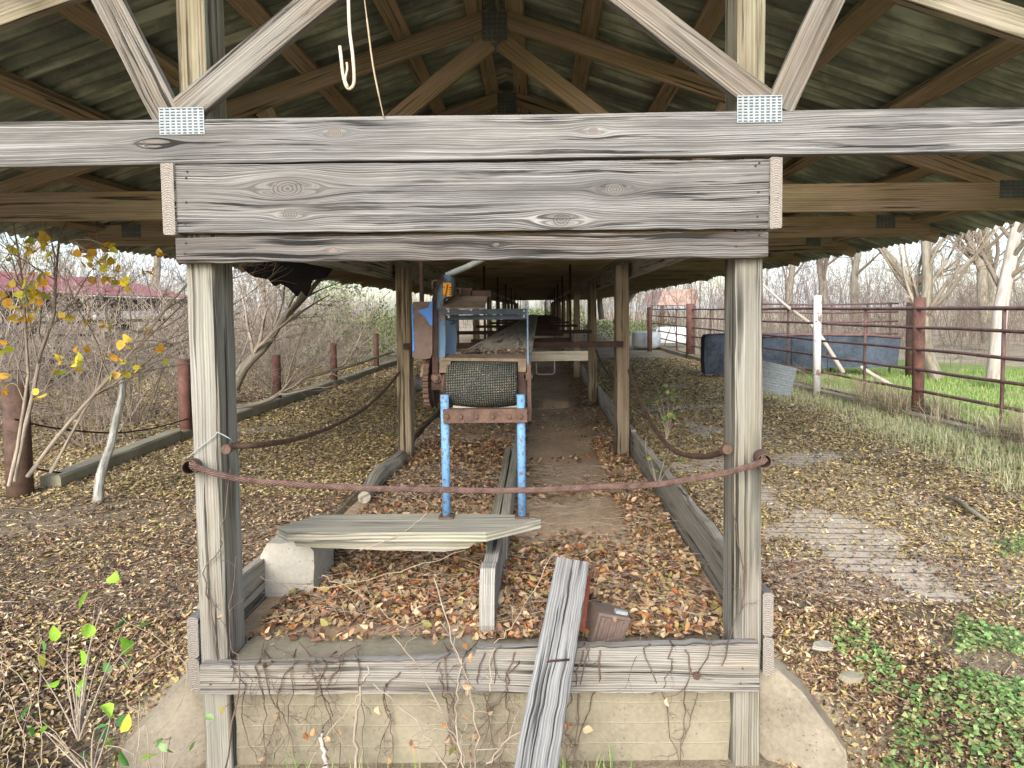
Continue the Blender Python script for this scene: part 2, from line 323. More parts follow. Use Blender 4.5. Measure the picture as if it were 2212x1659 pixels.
def concrete(name, c1, c2, lines=0.0, groove=0.0, spots=.5):
    m, t, b = new_mat(name); n = N(t); co = n.coord('Object'); q = n.noise(co, 3.0, 6, .65); f = n.noise(co, 60, 4, .7); sp = n.vor(co, 55)
    col = n.ramp(n.math('ADD', n.math('MULTIPLY', q, .65), n.math('MULTIPLY', f, .35)), [(.35, c1), (.65, c2)])
    pit = n.math('MULTIPLY', n.ramp(sp, [(.10, 1.0), (.22, 0.0)]), n.ramp(n.noise(co, 9, 3), [(.45, 0.0), (.6, 1.0)]))
    col = n.mix(n.math('MULTIPLY', pit, spots), col, tuple(x*.45 for x in c1)); h = n.math('SUBTRACT', n.math('MULTIPLY', f, .5), pit)
    sep = t.nodes.new('ShaderNodeSeparateXYZ'); t.links.new(co, sep.inputs[0])
    if lines:
        z = n.math('ADD', sep.outputs[2], n.math('MULTIPLY', n.noise(co, 2.5, 3), .02)); fr = n.math('ABSOLUTE', n.math('SUBTRACT', n.math('FRACT', n.math('DIVIDE', z, lines)), .5))
        l = n.ramp(fr, [(.012, 1.0), (.035, 0.0)]); col = n.mix(n.math('MULTIPLY', l, .3), col, (.50, .45, .34)); h = n.math('ADD', h, l)
    if groove:
        y = n.math('ADD', sep.outputs[1], n.math('MULTIPLY', sep.outputs[0], .09)); y = n.math('ADD', y, n.math('MULTIPLY', n.noise(co, 3, 3), .02)); fr = n.math('ABSOLUTE', n.math('SUBTRACT', n.math('FRACT', n.math('DIVIDE', y, groove)), .5))
        l = n.math('MULTIPLY', n.ramp(fr, [(.06, 1.0), (.13, 0.0)]), n.ramp(n.noise(co, 4, 4), [(.3, 0.2), (.5, 1.0)])); col = n.mix(n.math('MULTIPLY', l, .75), col, (.15, .12, .095)); h = n.math('SUBTRACT', h, l)
    t.links.new(col, b.inputs['Base Color']); n.bump(h, b, .003, .6); b.inputs['Roughness'].default_value = .93; return m
M_conc = concrete('yellowed_concrete', (.15, .135, .10), (.29, .26, .19), lines=.073); M_conc2 = concrete('wing_concrete_rough', (.17, .145, .11), (.36, .32, .25)); M_concw = concrete('wing_concrete', (.33, .27, .19), (.48, .41, .30))
M_slab = concrete('broomed_slab', (.42, .36, .29), (.62, .56, .47), groove=.085); M_curb = concrete('mossy_curb', (.20, .185, .13), (.34, .315, .23)); M_block = concrete('concrete_block_grey', (.34, .32, .27), (.54, .51, .44), spots=.8)

def groundmat(name, stops, s1=1.1, s2=26, spk=None, bump=.02):
    m, t, b = new_mat(name); n = N(t); co = n.coord('Object'); q = n.noise(co, s1, 5, .6); f = n.noise(co, s2, 5, .75); g = n.noise(co, s2*5, 3, .7)
    k = n.math('ADD', n.math('MULTIPLY', q, .35), n.math('ADD', n.math('MULTIPLY', f, .4), n.math('MULTIPLY', g, .3)))
    col = n.ramp(k, stops); t.links.new(col, b.inputs['Base Color']); n.bump(n.math('ADD', f, g), b, bump, .8); b.inputs['Roughness'].default_value = 1; b.inputs['Specular IOR Level'].default_value = .05; return m
M_ground = groundmat('leafy_soil', [(.38, (.12, .095, .07)), (.5, (.28, .23, .165)), (.62, (.44, .375, .26))])
M_floor = groundmat('sandy_floor', [(.36, (.24, .165, .11)), (.52, (.46, .34, .235)), (.66, (.60, .48, .36))], 2.0, 30, bump=.006)
M_lawn = groundmat('lawn_soil', [(.38, (.09, .11, .035)), (.52, (.20, .27, .08)), (.66, (.34, .35, .16))])
def leafmat(name, stops, rough=.7, trans=.25):
    m, t, b = new_mat(name); n = N(t); r = n.island(); col = n.ramp(r, stops, 'CONSTANT'); q = n.noise(n.coord('Object'), 40, 3)
    col = n.mix(1.0, col, n.comb(*[n.math('MULTIPLY_ADD', q, .9, .5)]*3), 'MULTIPLY'); t.links.new(col, b.inputs['Base Color']); b.inputs['Roughness'].default_value = rough
    if trans:
        tr = t.nodes.new('ShaderNodeBsdfTranslucent'); t.links.new(col, tr.inputs[0]); ms = t.nodes.new('ShaderNodeMixShader'); ms.inputs[0].default_value = trans
        t.links.new(b.outputs[0], ms.inputs[1]); t.links.new(tr.outputs[0], ms.inputs[2]); t.links.new(ms.outputs[0], [x for x in t.nodes if x.type == 'OUTPUT_MATERIAL'][0].inputs[0])
    return m
def even(cols, k=(1, 1, 1)): return [(i/len(cols), tuple(a*b for a, b in zip(c, k))) for i, c in enumerate(cols)]
M_leafyard = leafmat('tan_leaflets', even([(.46, .35, .19), (.27, .20, .11), (.60, .50, .30), (.10, .07, .05), (.43, .34, .13), (.68, .59, .40), (.20, .14, .08), (.54, .45, .18), (.07, .05, .04), (.48, .36, .23), (.64, .54, .26), (.32, .22, .13), (.22, .24, .09)], (1.03, .98, .93)), trans=0)
M_leafdark = leafmat('brown_red_leaflets', even([(.22, .14, .10), (.38, .26, .17), (.10, .065, .055), (.30, .20, .13), (.54, .42, .29), (.15, .095, .08), (.45, .33, .17), (.06, .045, .04), (.26, .14, .10), (.60, .50, .36)], (1.0, .97, .93)), trans=0)
M_leaftrough = leafmat('rust_curled_leaves', even([(.30, .12, .05), (.42, .27, .15), (.14, .08, .055), (.50, .36, .22), (.34, .28, .12), (.22, .11, .075), (.58, .45, .31), (.12, .08, .06), (.40, .30, .20), (.50, .24, .11), (.60, .50, .36), (.46, .38, .27), (.27, .26, .09), (.38, .28, .19), (.16, .09, .06), (.12, .07, .055), (.34, .24, .16), (.20, .12, .09)], (1.0, .92, .82)), trans=0)
M_yellow = leafmat('yellow_leaves', even([(.85, .58, .03), (.80, .42, .05), (.75, .68, .08), (.88, .62, .10), (.45, .50, .06), (.78, .50, .12)]), trans=.35)
M_greenleaf = leafmat('green_leaves', even([(.10, .28, .05), (.28, .58, .05), (.06, .17, .06), (.40, .68, .08), (.13, .33, .10), (.62, .62, .08)]), trans=.35)
M_clover = leafmat('clover_green', even([(.20, .36, .12), (.30, .48, .17), (.14, .25, .09), (.40, .58, .24), (.26, .42, .14), (.42, .47, .20), (.34, .32, .16)]), trans=.3)
M_evergreen = leafmat('dull_green_leaves', even([(.10, .16, .05), (.17, .25, .07), (.06, .10, .04), (.30, .34, .08), (.22, .28, .14)]), trans=.2)
M_grass = leafmat('green_grass', even([(.20, .38, .08), (.30, .50, .10), (.16, .28, .08), (.38, .54, .16), (.46, .46, .22), (.40, .34, .20)]), trans=.3)
M_dry = leafmat('dry_grass', even([(.50, .42, .29), (.34, .27, .18), (.62, .55, .42), (.42, .35, .24), (.24, .18, .12), (.36, .40, .20)]), trans=.15)
M_gdry = leafmat('pale_green_grass', even([(.42, .47, .27), (.32, .38, .18), (.58, .56, .38), (.36, .44, .20), (.54, .50, .34)]), trans=.2)
def bark(name, a, c, sc=30):
    m, t, b = new_mat(name); n = N(t); uvv, u, v = n.uv(); q = n.noise(n.comb(n.math('MULTIPLY', u, .3), n.math('MULTIPLY', v, 2.0), n.orand()), sc, 5, .7); col = n.ramp(q, [(.35, a), (.65, c)]); t.links.new(col, b.inputs['Base Color']); n.bump(q, b, .01, .6); return m
M_twig = bark('grey_twigs', (.21, .17, .13), (.47, .395, .32)); M_twigred = bark('reddish_twigs', (.12, .095, .075), (.29, .24, .19)); M_barkgrey = bark('grey_bark', (.13, .115, .085), (.33, .30, .24), 12); M_barkpale = bark('pale_bark', (.30, .26, .22), (.56, .50, .45), 9); M_barklichen = bark('lichen_bark', (.16, .15, .13), (.62, .63, .58), 26)
M_vine = bark('vine_stems', (.075, .05, .04), (.22, .155, .12)); M_straw = bark('straw_stems', (.26, .20, .13), (.48, .40, .29)); M_pinktwig = bark('far_twigs', (.12, .09, .075), (.28, .215, .18))
M_redroof = rust('red_tin_roof', (.20, .055, .06), (.34, .12, .125), scale=3); M_darkwood = plain('old_dark_wood', (.085, .055, .04), var=.5); M_tinroof = rust('rusty_tin_roof', (.30, .17, .13), (.55, .42, .37), scale=4)

# ------------------------------------------------------------------ vectorised tubes, branches, leaves
def tubes_np(Pt, R, S_=3):
    """Pt (N,K,3), R (N,K) -> V, F, UV"""
    Nn, K, _ = Pt.shape
    D = np.gradient(Pt, axis=1); D /= np.linalg.norm(D, axis=2, keepdims=True)+1e-9
    up = np.where(np.abs(D[..., 2:3]) < .9, np.array([0, 0, 1.]), np.array([1., 0, 0])); X = np.cross(D, up); X /= np.linalg.norm(X, axis=2, keepdims=True)+1e-9; Y = np.cross(D, X)
    a = 2*np.pi*np.arange(S_)/S_
    V = Pt[:, :, None]+R[:, :, None, None]*(X[:, :, None]*np.cos(a)[None, None, :, None]+Y[:, :, None]*np.sin(a)[None, None, :, None])
    idx = np.arange(Nn*K*S_).reshape(Nn, K, S_); j2 = (np.arange(S_)+1) % S_
    F = np.stack([idx[:, :-1], idx[:, :-1][:, :, j2], idx[:, 1:][:, :, j2], idx[:, 1:]], -1).reshape(-1, 4)
    seg = np.linalg.norm(np.diff(Pt, axis=1), axis=2); L = np.concatenate([np.zeros((Nn, 1)), np.cumsum(seg, 1)], 1)+RNG.uniform(0, 9, (Nn, 1))
    u0 = np.broadcast_to(L[:, :-1, None], (Nn, K-1, S_)); u1 = np.broadcast_to(L[:, 1:, None], (Nn, K-1, S_)); rv = np.broadcast_to(R[:, :1, None]*6.28, (Nn, K-1, S_))
    v0 = rv*np.arange(S_)/S_; v1 = rv*(np.arange(S_)+1)/S_
    UV = np.stack([np.stack([u0, v0], -1), np.stack([u0, v1], -1), np.stack([u1, v1], -1), np.stack([u1, v0], -1)], -2).reshape(-1, 4, 2)
    return V.reshape(-1, 3), F, UV
def grow(st, dr, ln, r0, K=6, wig=.18, up=.05, tip=.25, rng=RNG):
    n = len(st); P_ = np.zeros((n, K, 3)); P_[:, 0] = st; d = dr/np.linalg.norm(dr, axis=1, keepdims=True)
    for k in range(1, K):
        d = d+rng.normal(0, wig, (n, 3)); d[:, 2] += up; d /= np.linalg.norm(d, axis=1, keepdims=True); P_[:, k] = P_[:, k-1]+d*(ln/(K-1))[:, None]
    R = r0[:, None]*np.linspace(1, tip, K)[None]; return P_, R
def spawn(P_, R, per, ang=(.5, 1.0), lr=(.35, .6), rr=.55, t0=.25, total=None, rng=RNG, up=0.0):
    n, K, _ = P_.shape; idx = np.repeat(np.arange(n), per); m = len(idx); t = rng.uniform(t0, 1, m)*(K-1); i = np.minimum(t.astype(int), K-2); f = (t-i)[:, None]
    st = P_[idx, i]*(1-f)+P_[idx, i+1]*f; d = P_[idx, i+1]-P_[idx, i]; d /= np.linalg.norm(d, axis=1, keepdims=True)+1e-9
    rd = rng.normal(0, 1, (m, 3)); rd -= d*np.sum(rd*d, 1, keepdims=True); rd /= np.linalg.norm(rd, axis=1, keepdims=True)+1e-9
    a = rng.uniform(*ang, m)[:, None]; nd = d*np.cos(a)+rd*np.sin(a); nd[:, 2] += up
    L = np.sum(np.linalg.norm(np.diff(P_, axis=1), axis=2), 1)[idx]*rng.uniform(*lr, m)*(1.1-.5*t/(K-1)); r = (R[idx, i])*rr
    return st, nd, L, r
def merge(parts):
    V = []; F = []; U = []; b = 0
    for v, f, u in parts: V.append(v); F.append(f+b); U.append(u); b += len(v)
    return np.concatenate(V), np.concatenate(F), np.concatenate(U)
def twiggy(levels, st, dr, ln, r0, K=6, wig=.16, up=.04, S_=(6, 4, 3, 3), rmin=.0016, ang=(.5, 1.0), lr=(.35, .6), t0=.25):
    out = []; Pp, R = grow(st, dr, ln, r0, K, wig, up); out.append((Pp, R))
    for per in levels:
        st, nd, L, r = spawn(Pp, R, per, ang, lr, t0=t0); r = np.maximum(r, rmin); Pp, R = grow(st, nd, L, r, max(4, K-1), wig*1.1, up); out.append((Pp, R))
    return out
def leaf_mesh(name, pos, size, mat, elong=.45, fold=.35, tilt=.5, up=True, curl=.2, vert=False, nice=False):
    n = len(pos); L = size[:, None]; W = L*elong*RNG.uniform(.7, 1.2, (n, 1)); h = W*RNG.uniform(-fold, fold, (n, 1)); cz = L*RNG.uniform(-curl, curl, (n, 1)); z = np.zeros((n, 1))
    pts = np.stack([np.hstack([-L/2, z, z]), np.hstack([-L*.05, -W/2, h]), np.hstack([L/2, z, cz]), np.hstack([-L*.05, W/2, h]), np.hstack([L*.1, z, cz*.1-h*.3])], 1)   # 5 verts
    if nice: pts = np.stack([np.hstack([L*a, W*b*RNG.uniform(.8, 1.2, (n, 1)), h*abs(b)*2+cz*(a+.5)]) for a, b in ((-.5, 0), (-.32, -.42), (-.05, -.55), (.25, -.34), (.5, 0), (.25, .34), (-.05, .55), (-.32, .42), (0, 0))], 1)
    az = RNG.uniform(0, 2*np.pi, n); tx = RNG.normal(0, tilt, n) if not vert else RNG.uniform(0, 6.28, n); ty = RNG.normal(0, tilt, n)
    ca, sa = np.cos(az), np.sin(az); cx, sx = np.cos(tx), np.sin(tx); cy, sy = np.cos(ty), np.sin(ty); o = np.ones(n); zz = np.zeros(n)
    Rz = np.stack([np.stack([ca, -sa, zz], -1), np.stack([sa, ca, zz], -1), np.stack([zz, zz, o], -1)], -2)
    Rx = np.stack([np.stack([o, zz, zz], -1), np.stack([zz, cx, -sx], -1), np.stack([zz, sx, cx], -1)], -2)
    Ry = np.stack([np.stack([cy, zz, sy], -1), np.stack([zz, o, zz], -1), np.stack([-sy, zz, cy], -1)], -2)
    M = Rz@Ry@Rx; V = np.einsum('nij,nkj->nki', M, pts)+pos[:, None]
    if up: V[..., 2] = np.maximum(V[..., 2], pos[:, None, 2]-.004)
    if nice:
        b = (np.arange(n)*9)[:, None]; F = np.concatenate([b+np.array([[q, (q+1) % 8, 8]]) for q in range(8)], 1).reshape(-1, 3); return mesh_np(name, V.reshape(-1, 3), F, None, [mat])
    b = (np.arange(n)*5)[:, None]; F = np.concatenate([b+np.array([[0, 1, 4]]), b+np.array([[1, 2, 4]]), b+np.array([[2, 3, 4]]), b+np.array([[3, 0, 4]])], 1).reshape(-1, 3)
    return mesh_np(name, V.reshape(-1, 3), F, None, [mat])
def blades_mesh(name, pos, hgt, mat, lean=.35, width=.004):
    n = len(pos); az = RNG.uniform(0, 6.28, n); ln = RNG.normal(0, lean, n); d = np.stack([np.cos(az), np.sin(az)], 1); t = np.stack([-np.sin(az), np.cos(az)], 1); w_ = width*RNG.uniform(.6, 1.3, n)
    def pt(k): return np.hstack([pos[:, :2]+d*(ln*hgt*k*k)[:, None], (pos[:, 2]+hgt*(k-.35*np.abs(ln)*k*k))[:, None]])
    p0, p1, p2 = pt(0), pt(.55), pt(1.0); T = np.hstack([t*w_[:, None], np.zeros((n, 1))])
    V = np.stack([p0-T, p0+T, p1-T*.8, p1+T*.8, p2], 1); b = (np.arange(n)*5)[:, None]
    F = np.concatenate([b+np.array([[0, 1, 3]]), b+np.array([[0, 3, 2]]), b+np.array([[2, 3, 4]])], 1).reshape(-1, 3)
    return mesh_np(name, V.reshape(-1, 3), F, None, [mat])
def sstep(a, b, x): t = np.clip((x-a)/(b-a), 0, 1); return t*t*(3-2*t)
def hz(x, y):
    """terrain height"""
    x = np.asarray(x, float); y = np.asarray(y, float)
    z = -.05+.02*np.sin(x*1.7+.4)*np.cos(y*1.3)+.012*np.sin(x*4.1+y*3.3)
    wt = sstep(2.6, 4.2, np.abs(x+.2)); z = z*wt + (-.032)*(1-wt)
    z = z - .30*sstep(1.75, .9, y)
    ad = np.abs(x+.21); yw = np.interp(ad, [.95, 1.18], [2.285, 2.17]); wd_ = .04+.5*sstep(1.17, 1.35, ad); fy = 1-sstep(yw-wd_+.04, yw+.04, y); zb = -.42+.385*sstep(1.15, 1.50, ad); z = z-.15*sstep(.98, 1.16, ad)*sstep(1.6, 1.2, ad)*sstep(2.50, 2.2, y); z = z*(1-fy)+np.minimum(z, zb)*fy
    pit = sstep(.985, .965, ad)*sstep(2.26, 2.25, y); z = z*(1-pit)+(-.40)*pit
    z = np.where((np.abs(x+.21) < .986) & (y >= 2.255), -.12, z)
    z = z+.10*sstep(4.3, 5.2, x)*0 + .5*sstep(25, 60, y) - .12*sstep(4.4, 7, x)
    return z

# ------------------------------------------------------------------ ground
def axis(lim, fine, f0, f1, extra=()):
    a = list(np.arange(f0, f1, fine))+list(extra); x = f1; s = fine
    while x < lim: a.append(x); s *= 1.12; x += s
    x = f0; s = fine
    while x > -lim: s *= 1.12; x -= s; a.append(x)
    return np.array(sorted(set(np.round(a+list(extra), 4))))
gx = axis(220, .12, -6, 6, tuple(np.arange(-1.9, -1.2, .03))+tuple(np.arange(.80, 1.5, .03))+(-1.195, -1.175, .755, .775)); gy = axis(220, .12, .2, 12, tuple(np.arange(1.2, 2.24, .03))+(2.25, 2.26, 2.28, 2.30, 2.33, 2.36))
XX, YY = np.meshgrid(gx, gy, indexing='ij'); ZZ = hz(XX, YY)+.012*np.sin(XX*9+YY*7)*(np.abs(XX+.2) > 3)
V = np.stack([XX, YY, ZZ], -1).reshape(-1, 3); nx, ny = len(gx), len(gy); I = np.arange(nx*ny).reshape(nx, ny)
F = np.stack([I[:-1, :-1], I[1:, :-1], I[1:, 1:], I[:-1, 1:]], -1).reshape(-1, 4)
cx = V[F].mean(1); MI = ((cx[:, 0] > 4.05+.15*np.sin(cx[:, 1]*2)) & (cx[:, 1] > 1) & (cx[:, 1] < 15.5+1.5*np.sin(cx[:, 0]))).astype(int)
g = link('ground', mesh_np('ground', V, F, None, [M_ground, M_lawn], MI, True)); tag(g, kind='structure', label='leaf strewn soil with green lawn beyond the pipe fence')

# ------------------------------------------------------------------ concrete base of the feed bunk
base = tag(empty('bunk_foundation', (-.2, 2.2, -.4)), 'yellowish concrete retaining wall and wings under the timber bottom beam', 'foundation')
def rough_poly(pts, step=.05, amp=.003):
    out = []
    for i in range(len(pts)):
        a, b = np.array(pts[i], float), np.array(pts[(i+1) % len(pts)], float); L = np.linalg.norm(b-a); k = max(1, int(L/step))
        for j in range(k): out.append(a+(b-a)*j/k+(np.array([RNG.normal(0, amp), 0, RNG.normal(0, amp)]) if j else 0))
    return out
m = MB(); m.prism(rough_poly([(-1.052, 2.2, -.6), (.640, 2.2, -.6), (.640, 2.2, -.035), (-1.052, 2.2, -.025)], .1, .004), (0, .16, 0)); m.build('front_wall', M_conc, base, True)
for sgn in (-1, 1):
    if sgn < 0: top = [np.array([-1.05, 2.30, -.03]), np.array([-1.165, 2.235, -.035]), P(340, 1535, 2.165), P(275, 1601, 2.125), P(257, 1628, 2.11), P(250, 1700, 2.105)]
    else: top = [np.array([.64, 2.30, -.03]), np.array([.745, 2.235, -.035]), P(1735, 1497, 2.175), P(1800, 1582, 2.12), P(1828, 1622, 2.10), P(1838, 1700, 2.095)]
    poly = []
    for a_, b_ in zip(top[:-1], top[1:]):
        for t in (0, .34, .67): poly.append(a_+(b_-a_)*t+RNG.normal(0, .002, 3)*(t > 0))
    poly.append(top[-1]); poly += [top[-1]*[1, 1, 0]+[0, 0, -.75], top[0]*[1, 1, 0]+[0, 0, -.75]]
    m = MB(); m.prism(poly, (sgn*.035, .11, 0)); m.build('wing_wall', M_conc2, base, True)
m = MB(); vs = []; ys = np.concatenate([np.arange(2.36, 8, .12), np.arange(8, 34, 1.0)]); xs = np.linspace(-1.14, .73, 18)
for yy in ys:
    for xx in xs: vs.append((xx, yy, -.03+.018*math.sin(xx*5+yy*2.1)*math.cos(yy*1.7)+random.uniform(-.004, .004)))
nx = len(xs); fs = [[i*nx+j, i*nx+j+1, (i+1)*nx+j+1, (i+1)*nx+j] for i in range(len(ys)-1) for j in range(nx-1)]
m.add(vs, fs, [[(0, 0)]*4]*len(fs), 0, True); fl = m.build('bunk_floor', M_floor); tag(fl, kind='structure', label='sandy brown floor of the covered feed bunk')

# ------------------------------------------------------------------ the shed
SL = Vector((-.2, 2.13, 0)); shed = tag(empty('feed_shed', SL), 'open-sided timber feed bunk shed with corrugated metal roof over the belt conveyor', 'shed')
XC = -.2; XL = -1.102; XR = .690; NT = 26; TS = 1.22; YF = 2.13
ZB = 1.625; ZRIDGE = 2.65; PT = 1/3.0
def ztop(dx): return ZRIDGE-PT*abs(dx)
# posts: the front pair is bleached grey, cracked and carries on up behind the chord
for X, lab in ((XL, 'wide bleached front post with long dark cracks'), (XR, 'greenish grey front post with a large knot')):
    m = MB(); m.board((X, 2.238, -.55), (X, 2.238, 1.52), .090, .14, (0, -1, 0), rough=.002, bev=.006, seg=40)
    m.board((X, 2.238, 1.523), (X, 2.238, ztop(X-XC)-.10), .089, .139, (0, -1, 0), mi=1, seg=10)
    o = m.build('post', [M_post, M_postup], shed, True); o['label'] = lab
pm = MB(); pm.board((0, 0, -.06), (0, 0, 1.50), .105, .14, (0, -1, 0), rough=.003, bev=.006); pmesh = pm.mesh('post', M_inpost)
for k in range(1, 11):
    for X in (XL+.03, XR-.03): o = link('post', pmesh, shed, Vector((X+random.uniform(-.012, .012), 2.238+3.05*k, random.uniform(-.01, .01)))-SL); o.rotation_euler = (0, random.uniform(-.006, .006), 0)
# side beams under the trusses
for X in (XL-.045-.021, XR+.045+.021):
    m = MB(); m.board((X, 2.118, 1.5125), (X, 33, 1.5125), .222, .038, (1, 0, 0), seg=60, rough=.002, capmi=1); m.build('side_beam', [M_sill, M_end], shed, True)
def nails(m, pts, Y, mi=1):
    for (x, y) in pts: p = P(x, y, Y); m.tube([p+[0, .004, 0], p+[0, -.003, 0]], .0035, 6, mi, smooth=False)
# fascia, header
m = MB(); m.board((FR, 2.149, 1.5135), (.744, 2.149, 1.5115), .217, .038, u0=0, seg=50, rough=.0018, v0=.0, capmi=0)
nails(m, [(405, 371), (403, 385), (403, 437), (400, 483), (1640, 352), (1632, 358), (1638, 415), (1636, 468)], 2.13)
m.build('fascia_board', [M_fascia, M_rustbar], shed, True)
m = MB(); m.board((-1.153, 2.145, 1.353), (.734, 2.145, 1.350), .080, .04, u0=0, seg=60, rough=.0028, capmi=0)
nails(m, [(402, 525), (400, 548), (1640, 508), (1590, 532)], 2.125); m.build('header_board', [M_header, M_rustbar], shed, True)
m = MB(); m.board((-1.05, 2.185, 1.40), (.64, 2.185, 1.40), .05, .03, seg=6); m.build('inner_batten', M_truss, shed, True)
# bottom beam (its top is rotted away on the left)
bp = [(431, 1438), (560, 1437), (700, 1432), (860, 1430), (1000, 1421), (1024, 1416), (1030, 1402), (1200, 1400), (1420, 1396), (1639, 1392), (1640, 1494), (1300, 1496), (900, 1498), (431, 1500)]
m = MB(); m.prism(rough_poly([P(x, y, 2.128) for x, y in bp], .03, .0022), (0, .038, 0)); nails(m, [(455, 1478), (1515, 1457), (1604, 1444), (1600, 1476)], 2.128)
p = P(1504, 1458, 2.128); m.tube([p+[0, .01, 0], p+[0, -.008, 0]], .013, 10, 1, smooth=False)
m.build('bottom_beam', [M_lowbeam, M_rust], shed, True)
# retaining boards along both sides
def sidebd(X, y0, y1, z0, z1, h0=.235, h1=.235, mat=M_sill, name='retaining_board', t=.038, cut=False, capmi=None):
    m = MB(); zt0, zt1 = z0, z1; prof = [(y0, zt0-h0), (y0, zt0-.03), (y0+.03, zt0), (y1-.01, zt1), (y1, zt1-.02), (y1, zt1-h1)]
    if not cut: prof = [(y0, zt0-h0), (y0, zt0), (y1, zt1), (y1, zt1-h1)]
    out = []
    for i in range(len(prof)):
        a, b = np.array(prof[i]), np.array(prof[(i+1) % len(prof)]); L = np.linalg.norm(b-a); k = max(1, int(L/.06))
        for j in range(k): q = a+(b-a)*j/k+(RNG.normal(0, .0035, 2) if j else 0); out.append((X, q[0], q[1]))
    m.prism(out, (t, 0, 0), mi=0, mi_side=1, udir=(0, 1, 0)); return m.build(name, [mat, M_sill if mat is M_sill else mat], shed, True)
for k in range(0, 10):
    y0 = 2.24 if k == 0 else 2.238+3.05*k+.0; y1 = 2.238+3.05*(k+1)-.01; dz = random.uniform(-.02, .02) if k else 0
    sidebd(XR+.047, y0, y1, .185+dz, .165+dz, cut=(k == 0))
m = MB(); m.board((XR+.067, 2.165, .125), (XR+.067, 2.235, .125), .15, .036, (1, 0, 0), seg=2, bev=.014, capmi=1); m.board((XR+.070, 2.170, -.02), (XR+.070, 2.235, -.02), .13, .036, (1, 0, 0), seg=2, rough=.005, bev=.012, capmi=1)
m.build('board_end', [M_plank, M_end], shed, True)
m = MB(); m.board((XL-.067, 2.165, .065), (XL-.067, 2.235, .065), .14, .036, (1, 0, 0), seg=2, bev=.014, capmi=1); m.board((XL-.069, 2.17, -.065), (XL-.069, 2.235, -.065), .11, .036, (1, 0, 0), seg=2, rough=.004, bev=.008, capmi=1)
m.build('board_end', [M_plank, M_end], shed, True)
sidebd(XL-.086, 2.24, 3.35, .15, .10, .2, .10); sidebd(XL-.03, 8.4, 14, .12, .12); sidebd(XL-.03, 14, 32, .12, .12)
# centre divider board
m = MB(); m.board((-.175, 2.95, .07), (-.20, 14, .07), .16, .04, (1, 0, 0), seg=40, rough=.006); m.board((-.235, 3.0, .03), (-.25, 5.2, .03), .07, .04, (1, 0, 0), seg=20, rough=.006); m.build('divider_board', M_bench, shed, True)

# roof trusses (bottom chord and rafters one timber frame, webs and nail plates below it)
def truss_base(capm=True):
    m = MB(); m.board((-2.88, 0, .07), (2.88, 0, .07), .14, .038, seg=24, rough=.0015)
    zr = ZRIDGE-ZB
    for s in (-1, 1):
        m.board((s*.02, 0.0005, zr-.047-.006), (s*2.95, .0005, zr-.047-2.95*PT+.0), .089, .036, seg=20, rough=.0012)
    return m
zr = ZRIDGE-ZB; ang = math.atan(PT)
def web(a, b): m = MB(); m.board((a[0], 0, a[1]), (b[0], 0, b[1]), .089, .034, seg=10, rough=.0012); return m
WB = [((-.935, .158), (-.03, zr-.17)), ((.935, .158), (.03, zr-.17)), ((-.972, .15), (-1.152, zr-1.152*PT-.11)), ((.972, .15), (1.152, zr-1.152*PT-.11))]
tme = truss_base().mesh('roof_truss', M_truss); wme = [web(*q).mesh('web', M_truss) for q in WB]
def plate_mesh(w_, h_, rows, cols, mats):
    m = MB(); m.box((0, 0, 0), (w_, .0016, h_)); dw = w_/cols; dh = h_/rows
    for i in range(cols):
        for j in range(rows):
            m.box((-w_/2+dw*(i+.5), -.0012, -h_/2+dh*(j+.5)), (dw*.62, .0012, dh*.42), 1)
    m.box((0, -.0016, h_/2-.001), (w_, .002, .003)); return m.mesh('nail_plate', mats)
plD = plate_mesh(.127, .14, 6, 5, [M_galvdark, M_slot]); plD2 = plate_mesh(.13, .09, 5, 5, [M_galvdark, M_slot])
def make_truss(k):
    t = link('roof_truss', tme, shed, Vector((XC+random.uniform(-.015, .015), 2.149+TS*k, ZB))-SL); t.rotation_euler = (0, random.uniform(-.002, .002), 0)
    for q in wme: link('web', q, t)
    if k < 6:
        link('nail_plate', plD, t, (0, -.021, zr-.10))
        for s in (-1, 1): link('nail_plate', plD2, t, (s*.96, -.021, .12)); link('nail_plate', plD2, t, (s*2.58, -.021, .10))
for k in range(1, NT): make_truss(k)
# front truss, bleached
fm = MB(); fm.board((-3.0, 0, .07), (3.0, 0, .07), .138, .038, seg=50, rough=.0018, u0=0); tf = link('roof_truss', fm.mesh('front_chord', M_chord1), shed, Vector((XC, 2.149, ZB+.0035))-SL)
tf['label'] = 'bleached front truss with knotty grey bottom chord'; tf.rotation_euler = (0, -.004, 0)
for s in (-1, 1):
    m = MB(); m.board((s*.02, 0.0005, zr-.053), (s*3.1, .0005, zr-.047-3.1*PT), .089, .036, seg=24); m.build('rafter', M_postup, tf)
for q in WB: link('web', web(*q).mesh('web', M_web1), tf)
plF = plate_mesh(.142, .083, 9, 8, [M_galv, M_slot])
for (x0, y0, x1, y1) in ((343, 231, 442, 287), (1590, 209, 1693, 267)):
    c = P((x0+x1)/2, (y0+y1)/2, 2.127); link('nail_plate', plF, tf, (c[0]-XC, -.021, c[2]-ZB-.0035))
# purlins
for s in (-1, 1):
    for rel in (.10, .46, .93, 1.39, 1.85, 2.32, 2.80):
        m = MB(); z = ztop(rel)+.019; m.board((XC+s*rel, 1.98, z), (XC+s*rel, 33.2, z), .089, .036, (-s*PT*s*s, 0, 1) if 0 else (s*PT, 0, 1), seg=60, rough=.002); m.build('purlin', M_truss, shed, True)
